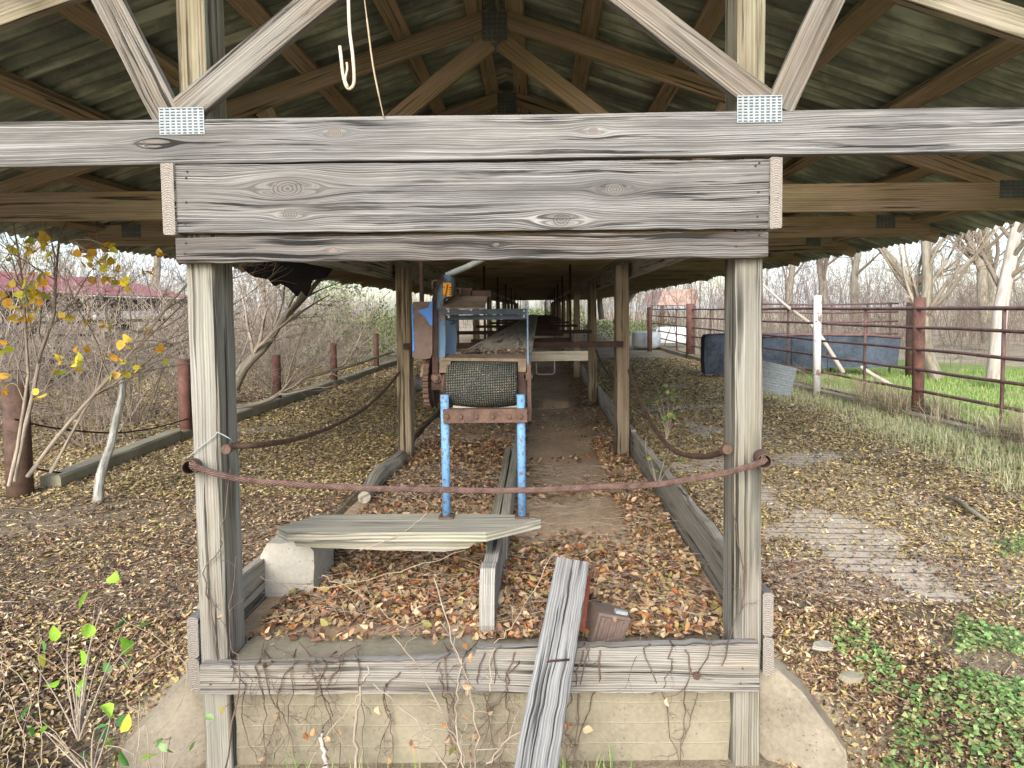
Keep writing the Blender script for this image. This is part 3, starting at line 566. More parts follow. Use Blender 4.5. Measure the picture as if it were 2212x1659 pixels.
# corrugated sheets
def sheet(s):
    per = .088; nc = 8; K = nc*8+1; ys = np.linspace(0, per*nc, K); prof = .015*np.cos(ys/per*2*np.pi); dn = [0, .8, 1.6, 2.4, 3.13]
    V = []; U = []
    for i, d in enumerate(dn):
        for j in range(K): V.append((s*(.02+d), ys[j], -PT*d+prof[j]+(.004*math.sin(i*2+j) if i else 0)))
    F = []; UV = []
    for i in range(len(dn)-1):
        for j in range(K-1):
            f = [i*K+j, i*K+j+1, (i+1)*K+j+1, (i+1)*K+j]; F.append(f); UV.append([(ys[j], dn[i]), (ys[j+1], dn[i]), (ys[j+1], dn[i+1]), (ys[j], dn[i+1])])
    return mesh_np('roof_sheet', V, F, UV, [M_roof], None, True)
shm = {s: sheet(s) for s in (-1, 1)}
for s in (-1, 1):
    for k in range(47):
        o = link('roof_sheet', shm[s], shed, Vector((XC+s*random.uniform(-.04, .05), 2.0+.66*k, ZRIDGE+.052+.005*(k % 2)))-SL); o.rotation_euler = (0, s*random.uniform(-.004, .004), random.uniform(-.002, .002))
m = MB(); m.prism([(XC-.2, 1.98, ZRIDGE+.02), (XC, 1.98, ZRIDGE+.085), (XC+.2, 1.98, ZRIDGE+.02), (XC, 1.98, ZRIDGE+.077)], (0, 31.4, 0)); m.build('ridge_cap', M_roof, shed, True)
# hangers and cross bars that carry the belt
for k in range(1, 11):
    y = 2.238+3.05*k-.09; m = MB(); m.box((XC+.0, y, .875), (1.72, .05, .045)); m.build('cross_bar', M_rustbar, shed, True)
for k in range(0, 15):
    y = 3.37+TS*(2*k)+.03 if k else 3.42
    for X in ((-.60, .355) if k else (-.60,)):
        m = MB(); m.tube([(X, y+1.55*(k > 0), 1.66), (X, y+1.55*(k > 0), .80 if k else 1.05)], .012, 6); m.build('hanger_rod', M_rustbar, shed, True)
for k in range(0, 7):
    y = 5.0+2.44*k; m = MB(); m.board((-.76, y, .80-.01*(k % 2)), (.37, y, .80), .075, .03, seg=6); m.build('belt_support', M_sill if k == 0 else M_rustbar, shed, True)
for k in (0, 1, 2): 
    m = MB(); m.tube([(-.02, 4.9+1.6*k, .76), (-.02, 4.9+1.6*k, .68), (.0, 4.9+1.6*k, .672), (.10, 4.9+1.6*k, .672), (.115, 4.9+1.6*k, .69), (.115, 4.9+1.6*k, .77)], .006, 6); m.build('return_bracket', M_tan, shed, True)

# ------------------------------------------------------------------ belt conveyor head
def Mq(x, y, Y): return P(864+x*.2083, 576+y*.2083, Y)
cv = tag(empty('belt_conveyor', (-.22, 2.72, .27)), 'blue and rusty belt feeder machine with mesh-wrapped drum on two blue legs', 'conveyor'); CP = cv
def part(m, name, mat, lab=None, par=None):
    o = m.build(name, mat, par or cv, par is None)
    if par is not None: o.parent = par; o.location = -Vector(par.location)-Vector(cv.location) if par.parent else -Vector(par.location)
    if lab: o['label'] = lab
    return o
for x0 in (965, 1128):
    a = P(x0, 1117, 2.72); b = P(x0, 868, 2.72); b[0] = a[0]; m = MB(); m.tube([a, b+[0, 0, .03]], .0175, 14); lg = part(m, 'leg', M_blue)
    m = MB(); m.box((a[0], 2.72, a[2]+.004), (.06, .06, .008)); m.build('foot_plate', M_rust, lg).location = -Vector(lg.location)-Vector(cv.location)
# cross angle with bolts
a = P(957, 899, 2.69); b = P(1139, 899, 2.69); zc = (a[2]+b[2])/2; m = MB(); m.box(((a[0]+b[0])/2, 2.69, zc), (b[0]-a[0], .006, .054)); m.box(((a[0]+b[0])/2, 2.71, zc+.026), (b[0]-a[0], .04, .006)); ca = part(m, 'cross_angle', M_rust)
for x in (966, 995, 1029, 1064, 1100, 1124):
    p = P(x, 899, 2.685); m = MB(); m.tube([p, p+[0, -.012, 0]], .009, 6, smooth=False); o = m.build('bolt', M_rust, ca); o.location = -Vector(ca.location)-Vector(cv.location)
m = MB(); q = [Mq(550, 1440, 2.74), Mq(760, 1462, 2.74), Mq(900, 1470, 2.74), Mq(1080, 1458, 2.74), Mq(1215, 1440, 2.74), Mq(1215, 1530, 2.74), Mq(550, 1530, 2.74)]; m.prism(q, (0, .006, 0)); part(m, 'scraper_flap', M_sill, 'curled brown leather scraper flap')
# drum
a = P(971, 827, 2.85); b = P(1118, 827, 2.85); zc = (a[2]+b[2])/2; RD = .104
def drum_mat():
    m, t, bs = new_mat('mesh_belt'); n = N(t); uvv, u, v = n.uv(); co = n.comb(u, v)
    mp = t.nodes.new('ShaderNodeVectorMath'); mp.operation = 'MULTIPLY'; t.links.new(co, mp.inputs[0]); mp.inputs[1].default_value = (120, 120, 1)
    sx = n.math('SINE', n.math('MULTIPLY', u, 640.0)); sy = n.math('SINE', n.math('MULTIPLY', n.math('ADD', v, n.math('MULTIPLY', u, .06)), 560.0)); g = n.math('MULTIPLY', n.math('MULTIPLY_ADD', sx, .5, .5), n.math('MULTIPLY_ADD', sy, .5, .5))
    q = n.noise(co, 9, 5, .7); sp = n.noise(co, 160, 2, .6)
    base = n.ramp(q, [(.35, (.12, .12, .11)), (.52, (.24, .26, .19)), (.66, (.42, .33, .24))]); col = n.mix(n.math('MULTIPLY', g, .75), tuple((.02, .02, .02)), base)
    s2 = n.ramp(sp, [(.62, 0.0), (.70, 1.0)]); col = n.mix(n.math('MULTIPLY', s2, .7), col, (.50, .50, .46)); t.links.new(col, bs.inputs['Base Color']); n.bump(g, bs, .004, .8); return m
M_drum = drum_mat(); m = MB(); m.tube([(a[0], 2.85, zc), (b[0], 2.85, zc)], RD, 36, 0); dr = part(m, 'drum', M_drum)
m = MB(); m.tube([(a[0]-.07, 2.85, zc), (b[0]+.06, 2.85, zc)], .019, 12); m.tube([(a[0]-.028, 2.85, zc), (a[0]-.002, 2.85, zc)], .05, 18, smooth=False); m.tube([(b[0]+.002, 2.85, zc), (b[0]+.03, 2.85, zc)], .05, 18, smooth=False); o = m.build('axle', M_rust, dr); o.location = -Vector(dr.location)-Vector(cv.location)
# belt tray going back under the roof
zt = P(1040, 772, 2.98)[2]
m = MB(); m.board((-.375, 2.95, zt-.02), (-.375, 30, zt-.02), .05, .02, (1, 0, 0), seg=40, rough=.003); m.board((-.05, 2.95, zt-.02), (-.05, 30, zt-.02), .05, .02, (1, 0, 0), seg=40, rough=.003); part(m, 'tray_side', M_sill)
m = MB(); m.board((-.2125, 2.93, zt), (-.2125, 30, zt), .335, .012, (0, 0, 1), seg=60, rough=.002); part(m, 'belt', M_sill, 'flat brown belt running away under the roof')
m = MB(); m.prism([Mq(410, 975, 2.80), Mq(440, 935, 2.88), Mq(1300, 935, 2.88), Mq(1320, 985, 2.80)], (0, .004, .012)); m.prism([Mq(415, 980, 2.79), Mq(530, 980, 2.79), Mq(490, 1100, 2.79), Mq(405, 1100, 2.79)], (0, .03, 0)); m.prism([Mq(1225, 980, 2.79), Mq(1312, 980, 2.79), Mq(1305, 1092, 2.79), Mq(1228, 1092, 2.79)], (0, .03, 0)); part(m, 'drum_cover', M_tan)
# left blue side plate, flange and curved guard
m = MB(); m.prism([Mq(390, 440, 2.81), Mq(470, 440, 2.81), Mq(472, 800, 2.81), Mq(466, 945, 2.81), Mq(430, 1000, 2.81), Mq(390, 1000, 2.81)], (0, .03, 0)); part(m, 'side_plate', M_bluegrey)
m = MB(); m.prism([Mq(470, 556, 3.0), Mq(540, 552, 3.0), Mq(588, 572, 2.98), Mq(585, 800, 2.98), Mq(570, 935, 2.98), Mq(470, 945, 3.0)], (0, .02, 0)); m.prism([Mq(520, 590, 2.99), Mq(560, 578, 2.985), Mq(556, 592, 2.985), Mq(526, 600, 2.99)], (0, -.006, 0), 1); part(m, 'inner_plate', [M_bluelight, M_slot])
m = MB(); m.prism([Mq(470, 1000, 2.80), Mq(505, 1000, 2.80), Mq(515, 1440, 2.80), Mq(530, 1520, 2.80), Mq(443, 1520, 2.80), Mq(443, 1300, 2.80)], (0, .008, 0)); part(m, 'drum_bracket', M_rustbar); m = MB(); m.prism([Mq(1222, 1000, 2.80), Mq(1300, 1000, 2.80), Mq(1306, 1400, 2.80), Mq(1222, 1380, 2.80)], (0, .008, 0)); part(m, 'drum_bracket', M_rustbar)
m = MB(); q = [Mq(335, 1110, 2.79), Mq(333, 600, 2.79), Mq(333, 330, 2.79), Mq(352, 255, 2.79), Mq(385, 175, 2.79), Mq(440, 85, 2.79), Mq(455, 90, 2.79), Mq(405, 190, 2.79), Mq(375, 270, 2.79), Mq(372, 440, 2.79), Mq(390, 445, 2.79), Mq(392, 1110, 2.79)]; m.prism(q, (0, .012, 0)); part(m, 'flange', M_rustbar)
m = MB(); q = [Mq(376, 445, 2.81), Mq(378, 270, 2.81), Mq(408, 190, 2.81), Mq(440, 82, 2.81), Mq(530, 100, 2.81), Mq(528, 175, 2.81), Mq(520, 300, 2.81), Mq(450, 335, 2.81), Mq(445, 445, 2.81)]; m.prism(q, (0, .10, 0)); gd = part(m, 'curved_guard', M_bluegrey)
m = MB(); q = [Mq(446, 166, 2.806), Mq(530, 170, 2.806), Mq(530, 308, 2.806), Mq(446, 308, 2.806)]; m.prism(q, (0, .003, 0)); c0 = Mq(488, 240, 2.803)
for (dx, dz, w_, h_) in ((-.008, .0355, .018, .006), (.017, .0355, .018, .006), (.017, .01, .016, .0035), (.017, .0, .016, .0035), (.017, -.010, .016, .0035), (.017, -.02, .016, .0035), (-.016, .012, .014, .0035), (-.016, -.022, .014, .0035)): m.box((c0[0]+dx, 2.804, c0[2]+dz), (w_, .002, h_), 1)
m.box((c0[0]-.002, 2.804, c0[2]-.004), (.006, .002, .055), 2, rot=np.array([[.97, 0, .2], [0, 1, 0], [-.2, 0, .97]])); o = m.build('warning_sticker', [M_orange, M_slot, M_redpaint], gd); o.location = -Vector(gd.location)-Vector(cv.location)
# brown hanging belt guard with bright blue patch
m = MB(); pts = [Mq(130, 365, 2.78), Mq(335, 362, 2.78), Mq(335, 900, 2.78), Mq(318, 945, 2.78), Mq(280, 958, 2.78), Mq(150, 955, 2.78), Mq(128, 930, 2.78)]; m.prism(pts, (0, .10, 0)); bgd = part(m, 'belt_guard', M_panel)
m = MB(); m.prism([Mq(184, 468, 2.776), Mq(205, 448, 2.776), Mq(255, 436, 2.776), Mq(292, 428, 2.776), Mq(316, 362, 2.776), Mq(336, 362, 2.776), Mq(336, 612, 2.776), Mq(310, 604, 2.776), Mq(285, 560, 2.776), Mq(255, 515, 2.776), Mq(222, 492, 2.776)], (0, .003, 0)); m.prism([Mq(118, 390, 2.776), Mq(130, 385, 2.776), Mq(134, 505, 2.776), Mq(152, 508, 2.776), Mq(150, 520, 2.776), Mq(136, 530, 2.776), Mq(140, 680, 2.776), Mq(160, 683, 2.776), Mq(142, 700, 2.776), Mq(150, 870, 2.776), Mq(132, 885, 2.776)], (0, .004, 0))
o = m.build('blue_paint_patch', M_brightblue, bgd); o.location = -Vector(bgd.location)-Vector(cv.location)
# pulley, arm, sprocket
def disc(name, p0, p1, r, mat, n=28, teeth=0):
    m = MB()
    if not teeth: m.tube([p0, np.array(p0)*.5+np.array(p1)*.5, p1], [r, r*.86, r], n, smooth=False)
    else:
        pts = []
        for i in range(teeth*4): rr = r if i % 4 in (0, 1) else r*.9; t = 2*math.pi*i/(teeth*4); pts.append((p0[0], p0[1]+rr*math.cos(t), p0[2]+rr*math.sin(t)))
        m.prism(pts, (p1[0]-p0[0], 0, 0))
    return part(m, name, mat)
p = Mq(218, 1212, 2.86); disc('pulley', p-[.022, 0, 0], p+[.022, 0, 0], .036, M_black)
m = MB(); m.prism([Mq(235, 958, 2.85), Mq(268, 958, 2.85), Mq(245, 1150, 2.85), Mq(205, 1150, 2.85)], (0, .02, 0)); part(m, 'pulley_arm', M_tan)
p = Mq(308, 1200, 2.90); disc('sprocket', p-[.013, 0, 0], p+[.010, 0, 0], .112, M_rust, teeth=26)
p = Mq(352, 1270, 2.92); disc('drive_wheel', p-[.006, 0, 0], p+[.012, 0, 0], .085, M_rustbar)
for (x_, y_, r_) in ((378, 1150, .023), (1330, 1140, .019)):
    p = Mq(x_, y_, 2.80); m = MB(); m.tube([p+[0, .05, 0], p], r_, 14, smooth=False); m.tube([p, p+[0, -.02, 0]], r_*.55, 6, smooth=False); part(m, 'bearing_bolt', M_rust)
m = MB(); m.box(tuple(Mq(390, 1230, 2.84)), (.045, .05, .035)); m.box(tuple(Mq(415, 1180, 2.84)), (.05, .04, .02)); part(m, 'bearing_block', M_rustbar)
m = MB()
for y0_, y1_, Yd, x0_ in ((440, 495, 2.80, 440), (502, 550, 2.86, 470)):
    a = Mq(x0_, (y0_+y1_)/2, Yd); b = Mq(1322, (y0_+y1_)/2, Yd); m.box(((a[0]+b[0])/2, Yd, (a[2]+b[2])/2), (b[0]-a[0], .02, (y1_-y0_)*.2083*Yd/1430))
tb = part(m, 'top_bar', M_navy)
for x_, y_ in ((505, 465), (508, 522), (740, 448), (1287, 458), (1285, 515)): 
    p = Mq(x_, y_, 2.79); m = MB(); m.tube([p, p+[0, -.008, 0]], .005, 6, smooth=False); o = m.build('bolt', M_galv, tb); o.location = -Vector(tb.location)-Vector(cv.location)
m = MB(); m.prism([Mq(520, 305, 2.99), Mq(912, 303, 2.99), Mq(880, 438, 2.80), Mq(445, 438, 2.80)], (0, .004, .008)); part(m, 'tilted_hood', M_tan, 'dusty tan hood plate with flaking blue edge')
m = MB(); a = Mq(1322, 450, 2.80); b = Mq(1320, 1490, 2.80); m.box((a[0], 2.80, (a[2]+.76)/2), (.006, .03, a[2]-.74)); part(m, 'side_bar', M_bluelight); m = MB(); m.box((a[0]+.004, 2.79, .80), (.016, .012, .24)); m.box((a[0]-.04, 2.86, zc-.02), (.03, .02, .16)); part(m, 'rusty_hanger', M_rust)
m = MB(); q0 = Mq(1330, 985, 2.8); m.tube([Mq(560, 240, 2.95), Mq(590, 230, 2.95), Mq(620, 228, 2.95), Mq(628, 300, 2.95)], .006, 6); part(m, 'latch_rod', M_rust); m = MB(); m.tube([Mq(545, 100, 2.93), Mq(555, 180, 2.93), Mq(580, 300, 2.93)], .007, 6); part(m, 'latch_rod', M_rust); m = MB(); m.tube([Mq(340, 260, 2.93), Mq(338, 160, 2.93), Mq(350, 148, 2.93), Mq(400, 146, 2.93)], .005, 6); part(m, 'latch_rod', M_rust); m = MB(); m.box(tuple(Mq(690, 270, 2.97)), (.05, .02, .04)); part(m, 'bracket', M_rustbar); m = MB(); m.box(tuple(Mq(840, 285, 2.97)), (.09, .02, .03)); part(m, 'bracket', M_rustbar)
m = MB(); m.tube([Mq(478, 92, 2.92), P(985, 586, 2.92), P(1010, 576, 2.94), P(1050, 556, 3.0), P(1075, 535, 3.05)], .013, 10); part(m, 'hose', M_hose, 'pale grey hose curving up to the roof')
m = MB(); m.box((.02, 3.9+.0, 1.56), (.06, .03, .035)); o = m.build('light_socket', M_cord, shed, True)

# ------------------------------------------------------------------ loose timber and blocks in the bunk
def thing(m, name, mat, lab, cat, group=None, kind=None): o = m.build(name, mat); c = np.mean(o.bound_box, axis=0); return tag(o, lab, cat, group, kind)
m = MB(); pt = [G(600, 1140, .29), G(905-220, 1112, .29), G(950, 1109, .29), G(1120, 1112, .29), G(1168, 1122, .29), G(1050, 1150, .29), G(620, 1150, .29)]
m.prism(rough_poly(pt, .06, .0), (0, 0, -.036), udir=(1, 0, 0)); thing(m, 'plank', M_bench, 'long grey plank with tapered end carrying the blue conveyor legs', 'plank')
m = MB(); pt = [P(632, 1166, 2.60), P(1000, 1166, 2.60), P(1034, 1168, 2.60), P(1012, 1184, 2.60), P(960, 1192, 2.60), P(700, 1184, 2.60), P(640, 1180, 2.60)]
m.prism(rough_poly(pt, .06, .001), (0, .15, 0), udir=(1, 0, 0)); thing(m, 'plank', M_bench, 'shorter grey plank directly under the leg-bearing plank', 'plank')
m = MB(); zb = -.03; x0, x1 = G(566, 1285, zb)[0], G(682, 1285, zb)[0]; y0 = G(625, 1288, zb)[1]
sec = [(x0+.0, zb), (x0+.005, zb+.17), (x0+.035, zb+.225), (x1-.03, zb+.225), (x1, zb+.19), (x1+.0, zb)]
m.prism(rough_poly([(q[0], y0, q[1]) for q in sec], .05, .002), (.0, .27, 0)); thing(m, 'concrete_block', M_block, 'pitted concrete block under the left end of the planks', 'concrete block')
m = MB(); a = P(1237, 1216, 2.30); b = P(1147, 1720, 1.69); nrm = np.cross(b-a, [1, 0, 0]); nrm = nrm if nrm[1] < 0 else -nrm
m.board(b, a, .118, .042, nrm, seg=40, rough=.0025, bev=.004, endrough=.004, capmi=0)
lp = m.build('leaning_plank', M_plank); tag(lp, 'bleached cracked grey plank leaning diagonally over the bottom beam', 'plank')
m = MB(); m.tube([P(1152, 1452, 1.99), P(1160, 1438, 1.985), P(1190, 1428, 1.975), P(1230, 1425, 1.975)], .0032, 6); o = m.build('bent_nail', M_rustbar, lp); o.location = -Vector(lp.location)
m = MB(); m.prism([(-.225, yy+RNG.normal(0, .003), zz+RNG.normal(0, .003)) for yy, zz in ((2.34, -.04), (2.325, .02), (2.33, .09), (2.35, .16), (2.40, .20), (2.46, .20), (2.52, .175), (2.62, .165), (2.75, .15), (2.90, .14), (2.93, .10), (2.93, -.04))], (.055, 0, 0), udir=(0, 1, 0)); thing(m, 'rotten_board', M_lowbeam, 'rotten bleached board standing on edge between the bottom beam and the planks', 'board')
m = MB(); m.prism([P(1252, 1262, 2.36), P(1276, 1255, 2.40), P(1262, 1370, 2.28), P(1238, 1352, 2.27)], (.004, .05, 0)); thing(m, 'red_metal_scrap', M_redpaint, 'flat red-brown metal blade beside the leaning plank', 'metal scrap')
bx = MB(); c = P(1308, 1350, 2.34)
Rb = np.array([[math.cos(.28), -math.sin(.28), 0], [math.sin(.28), math.cos(.28), 0], [0, 0, 1]])@np.array([[math.cos(.3), 0, -math.sin(.3)], [0, 1, 0], [math.sin(.3), 0, math.cos(.3)]]).T
bx.box(c, (.125, .10, .115), 0, rot=Rb); bx.box(c+Rb@np.array([0, -.055, 0]), (.105, .012, .095), 0, rot=Rb); bo = bx.build('metal_box', M_panel); tag(bo, 'brown ribbed metal box lying in the leaves right of the leaning plank', 'metal box')
for i in range(4): m = MB(); m.box(c+Rb@np.array([-.036+.024*i, -.064, 0]), (.009, .008, .09), 0, rot=Rb); m.build('rib', M_panel, bo)
m = MB(); m.box(c+Rb@np.array([.035, -.02, .063]), (.045, .02, .012), 0, rot=Rb); m.build('latch', M_galv, bo)
# rotten log and slabs by the left edge
for (pts, r, lab) in (([(790, 1075), (830, 1020), (868, 985)], .055, 'rotten grey log against the foot of the second left post'), ([(560, 1250), (590, 1215), (640, 1160)], .04, 'decayed timber left of the concrete block')):
    m = MB(); q = [G(x, y, .03) for x, y in pts]; q2 = [q[0]+(q[1]-q[0])*t for t in (0, .5)]+[q[1]+(q[2]-q[1])*t for t in (0, .5, 1)]; m.tube([v+RNG.normal(0, .01, 3) for v in q2], [r*.7, r, r*1.1, r, r*.7], 9, smooth=False); thing(m, 'rotten_log', M_sill, lab, 'log')

# ------------------------------------------------------------------ cables
def spline(pts, n=60):
    pts = np.array(pts); k = len(pts); T = np.linspace(0, k-1, n); out = []
    for t in T:
        i = min(int(t), k-2); f = t-i; p0, p1, p2, p3 = pts[max(i-1, 0)], pts[i], pts[i+1], pts[min(i+2, k-1)]
        out.append(.5*((2*p1)+(-p0+p2)*f+(2*p0-5*p1+4*p2-p3)*f*f+(-p0+3*p1-3*p2+p3)*f**3))
    return np.array(out)
D1 = [(412, 1003), (450, 1018), (520, 1035), (620, 1045), (720, 1052), (830, 1056), (950, 1058), (1060, 1060), (1170, 1058), (1290, 1052), (1400, 1048), (1500, 1034), (1580, 1018), (1640, 1000), (1655, 990)]
c1 = spline([P(x, y, 2.10+(.02 if 500 < x < 1550 else 0)) for x, y in D1], 260)
rope = empty('wire_rope', tuple(c1[0])); tag(rope, 'thick twisted rusty wire rope sagging across the front between both posts', 'cable')
m = MB(); d = np.gradient(c1, axis=0); d /= np.linalg.norm(d, axis=1, keepdims=True); up = np.array([0, 0, 1.]); X = np.cross(d, up); X /= np.linalg.norm(X, axis=1, keepdims=True); Yv = np.cross(X, d); Ln = np.concatenate([[0], np.cumsum(np.linalg.norm(np.diff(c1, axis=0), axis=1))])
for s in range(6):
    ph = 2*math.pi*s/6+Ln/.085*2*math.pi; m.tube(c1+(X*np.cos(ph)[:, None]+Yv*np.sin(ph)[:, None])*.0070, .0033, 6)
m.tube(c1, .0035, 5); m.build('strand', M_cable, rope, True)
def pipe_end(pa, pb, r, par):
    m = MB(); n = 20; pa = np.array(pa); pb = np.array(pb); d = (pb-pa)/np.linalg.norm(pb-pa); x = np.cross(d, [0, 0, 1.]); x /= np.linalg.norm(x); y = np.cross(d, x); vs = []
    for (p, rr) in ((pa, r), (pb, r), (pb, r*.86), (pb-d*.05, r*.86)): vs += [p+(x*math.cos(t)+y*math.sin(t))*rr for t in np.linspace(0, 2*math.pi, n, endpoint=False)]
    fs = [[k*n+j, k*n+(j+1) % n, (k+1)*n+(j+1) % n, (k+1)*n+j] for k in range(3) for j in range(n)]; m.add(vs, fs, [[(0, 0)]*4]*len(fs)); return m.build('pipe_sleeve', M_rust, par, True)
pipe_end(P(425, 1003, 2.20), P(409, 1010, 2.09), .024, rope); pipe_end(P(1636, 978, 2.22), P(1651, 997, 2.10), .024, rope)
def cable(pts, r, lab, name='cable', mat=M_rust, knob=None):
    q = spline(pts, 50); m = MB(); m.tube(q, r, 8); o = m.build(name, mat); tag(o, lab, 'cable')
    if knob is not None:
        for k_ in knob: m = MB(); m.tube([k_, k_+np.array([0, -.02, 0])], r*1.6, 10, smooth=False); m.build('end_knob', M_rust, o)
cable([P(500, 963, 2.25), P(560, 961, 2.35), P(640, 948, 2.7), P(720, 920, 3.3), P(790, 880, 4.0), P(835, 838, 4.6), P(862, 806, 5.1)], .010, 'rusty rod cable from the front left post back to the second left post', knob=[P(494, 968, 2.16)])
cable([P(1566, 975, 2.25), P(1520, 986, 2.5), P(1460, 975, 2.9), P(1420, 935, 3.5), P(1390, 880, 4.2), P(1370, 830, 4.8), P(1358, 800, 5.1)], .011, 'sagging rusty cable from the front right post back to the second right post', knob=[P(1568, 968, 2.2)])
cable([P(1332, 820, 5.2), P(1318, 812, 6), P(1300, 785, 7.1), P(1288, 758, 8.1)], .011, 'rusty cable hanging between the second and third right posts')
cable([P(30, 1000, 4.2), P(120, 1020, 4.5), P(250, 1027, 5), P(330, 1018, 5.6), P(405, 1000, 6.2)], .006, 'thin wire sagging low along the left curb posts', 'fence_wire', M_rustbar)
cable([P(30, 905, 4.2), P(120, 925, 4.5), P(240, 935, 5), P(330, 925, 5.6), P(405, 905, 6.2)], .006, 'thin wire sagging at mid height along the left curb posts', 'fence_wire', M_rustbar)
m = MB(); m.tube(spline([P(752, -30, 2.08), P(755, 60, 2.08), P(762, 120, 2.08), P(765, 175, 2.08), P(757, 191, 2.08), P(748, 186, 2.08), P(741, 160, 2.08), P(737, 125, 2.08), P(734, 100, 2.08)], 50), .0052, 8); m.tube(spline([P(752, 188, 2.075), P(746, 172, 2.075), P(750, 150, 2.075), P(749, 135, 2.075)], 12), .0035, 6); thing(m, 'bent_wire_hook', M_cord, 'pale cord bent into a hook hanging from above', 'hook')
m = MB(); m.tube(spline([P(785, -20, 2.09), P(795, 60, 2.09), P(804, 130, 2.09), P(815, 190, 2.10), P(829, 254, 2.12)], 30), [.0018]*6+[.003]*18+[.002]*6, 6); thing(m, 'straw_strand', M_straw, 'thin straw strand hanging down to the grey chord beside the hook', 'straw')
m = MB(); m.tube(spline([P(404, 990, 2.16), P(430, 968, 2.158), P(465, 940, 2.156), P(470, 934, 2.155), P(497, 948, 2.16), P(503, 955, 2.2)], 30), .0018, 5); thing(m, 'tie_wire', M_galv, 'thin pale tie wire wrapped round the front left post', 'wire')
# torn black sheet hanging at the left eave
m = MB(); sh = [(522, 575), (560, 566), (640, 566), (720, 575), (700, 600), (672, 606), (660, 640), (648, 626), (640, 640), (622, 622), (604, 612), (592, 618), (580, 604), (548, 598), (535, 590)]
tp = [P(x, y, 6.2+(x-600)*.002) for x, y in sh]; m.prism(tp, (.01, .02, 0)); thing(m, 'torn_sheet', M_tarp, 'torn black sheet hanging under the left eave behind the front post', 'torn sheet')

# ------------------------------------------------------------------ concrete yard slab, curbs and fences
m = MB(); m.prism(rough_poly([(.90, 2.42, -.024), (2.55, 2.42, -.024), (2.6, 7.2, -.024), (.95, 7.2, -.024)], .2, .012) if 0 else [(.98, 2.70, -.022), (1.3, 2.60, -.022), (2.35, 2.56, -.022), (2.4, 9.2, -.022), (.95, 9.2, -.022)], (0, 0, -.12)); sb = m.build('pavement', M_slab); tag(sb, 'grooved concrete yard slab beside the bunk', None, None, 'structure')
def ground_z(x, y):
    z = hz(x, y); s_ = (x > .9) & (x < 2.58) & (y > 2.44) & (y < 9.2); z = np.where(s_, np.maximum(z, -.022), z)
    return np.where((x > -1.15) & (x < .74) & (y > 2.3), -.02, z)
def curb(name, pts, w_, z0, z1, lab):
    for i, (a, b) in enumerate(zip(pts[:-1], pts[1:])):
        m = MB(); m.board((a[0], a[1], (z0+z1)/2+random.uniform(-.012, .012)), (b[0], b[1]-.02, (z0+z1)/2+random.uniform(-.015, .015)), z1-z0, w_, (1, 0, 0), seg=12, rough=.006, bev=.012)
        yield m
cb = empty('concrete_curb', (-3.35, 3.5, 0)); tag(cb, 'mossy concrete curb along the left yard at the foot of rusty posts', 'curb')
for m in curb('c', [(-3.33, 4.45), (-3.38, 6.1), (-3.30, 8.2), (-3.27, 10.4), (-3.24, 13), (-3.20, 16), (-3.2, 22)], .14, -.12, .07, ''): m.build('curb_section', M_curb, cb, True)
cb = empty('concrete_curb', (3.9, 3.5, 0)); tag(cb, 'low concrete curb under the right hand pipe fence', 'curb')
for m in curb('c', [(4.16, 2.5), (4.05, 4.7), (3.93, 7.0), (3.75, 9.4), (3.65, 12), (3.6, 16), (3.6, 24)], .14, -.12, .05, ''): m.build('curb_section', M_curb, cb, True)
def rpost(x, y, z, r, name, mat, lab, grp=None, cat='post', zb=-.15, lean=(0, 0)):
    m = MB(); m.tube([(x-lean[0], y, zb), (x-lean[0]*.5, y, (z+zb)/2), (x, y+lean[1], z)], r, 14); return thing(m, name, mat, lab, cat, grp)
for (x, y, z, r, lab) in ((-3.40, 4.28, .72, .075, 'thick dark rusty pipe post at the left edge of the yard'), (-3.36, 6.25, .72, .055, 'rusty pipe post half hidden by the front left post'), (-3.30, 8.3, .62, .052, 'rusty pipe post on the left curb just right of the front left post'), (-3.26, 10.5, .66, .05, 'small rusty post on the left curb between the two left shed posts'), (-3.22, 13.1, .72, .05, 'reddish rusty post on the left curb near the second left shed post'), (-3.2, 16.2, .75, .05, 'farthest small rusty post on the left curb')):
    rpost(x, y, z, r, 'pipe_post', M_redpost if y > 5 else M_rust, lab, 'rusty pipe posts along the left curb')
# right pipe fence
FX = [(4.17, 2.2), (4.10, 4.2), (3.98, 7.0), (3.84, 9.0), (3.72, 12.2), (3.64, 15.8), (3.62, 24)]
fence = empty('pipe_fence', (3.9, 7, 0)); tag(fence, 'long rusty six-rail pipe fence along the right side of the yard', 'fence')
for z, r in ((1.125, .019), (.925, .016), (.695, .016), (.480, .016), (.262, .016), (.045, .016)):
    pts = []
    for (a, b) in zip(FX[:-1], FX[1:]):
        for t in (0, .25, .5, .75): pts.append((a[0]+(b[0]-a[0])*t, a[1]+(b[1]-a[1])*t, z+random.uniform(-.006, .006)))
    m = MB(); m.tube(pts, r, 8); m.build('rail', M_rail, fence, True)
for y in (4.02, 5.75, 7.95, 10.1, 12.4, 14.2, 17.5, 20):
    x = np.interp(y, [q[1] for q in FX], [q[0] for q in FX]); m = MB(); m.tube([(x+.004, y, -.02), (x+.004, y, 1.14)], .017, 8); m.build('upright', M_rail, fence, True)
rpost(4.02, 7.0, 1.24, .058, 'fence_post', M_redpost, 'tall rusty red pipe post with white primer patches nearest on the right fence', 'posts of the right fence')
rpost(4.085, 7.08, .92, .03, 'fence_stake', M_whitepaint, 'white stake close behind the tall red fence post', None)
rpost(3.70, 8.8, 1.30, .050, 'fence_post', M_whitepaint, 'white painted post in the right fence by the corrugated sheet', 'posts of the right fence')
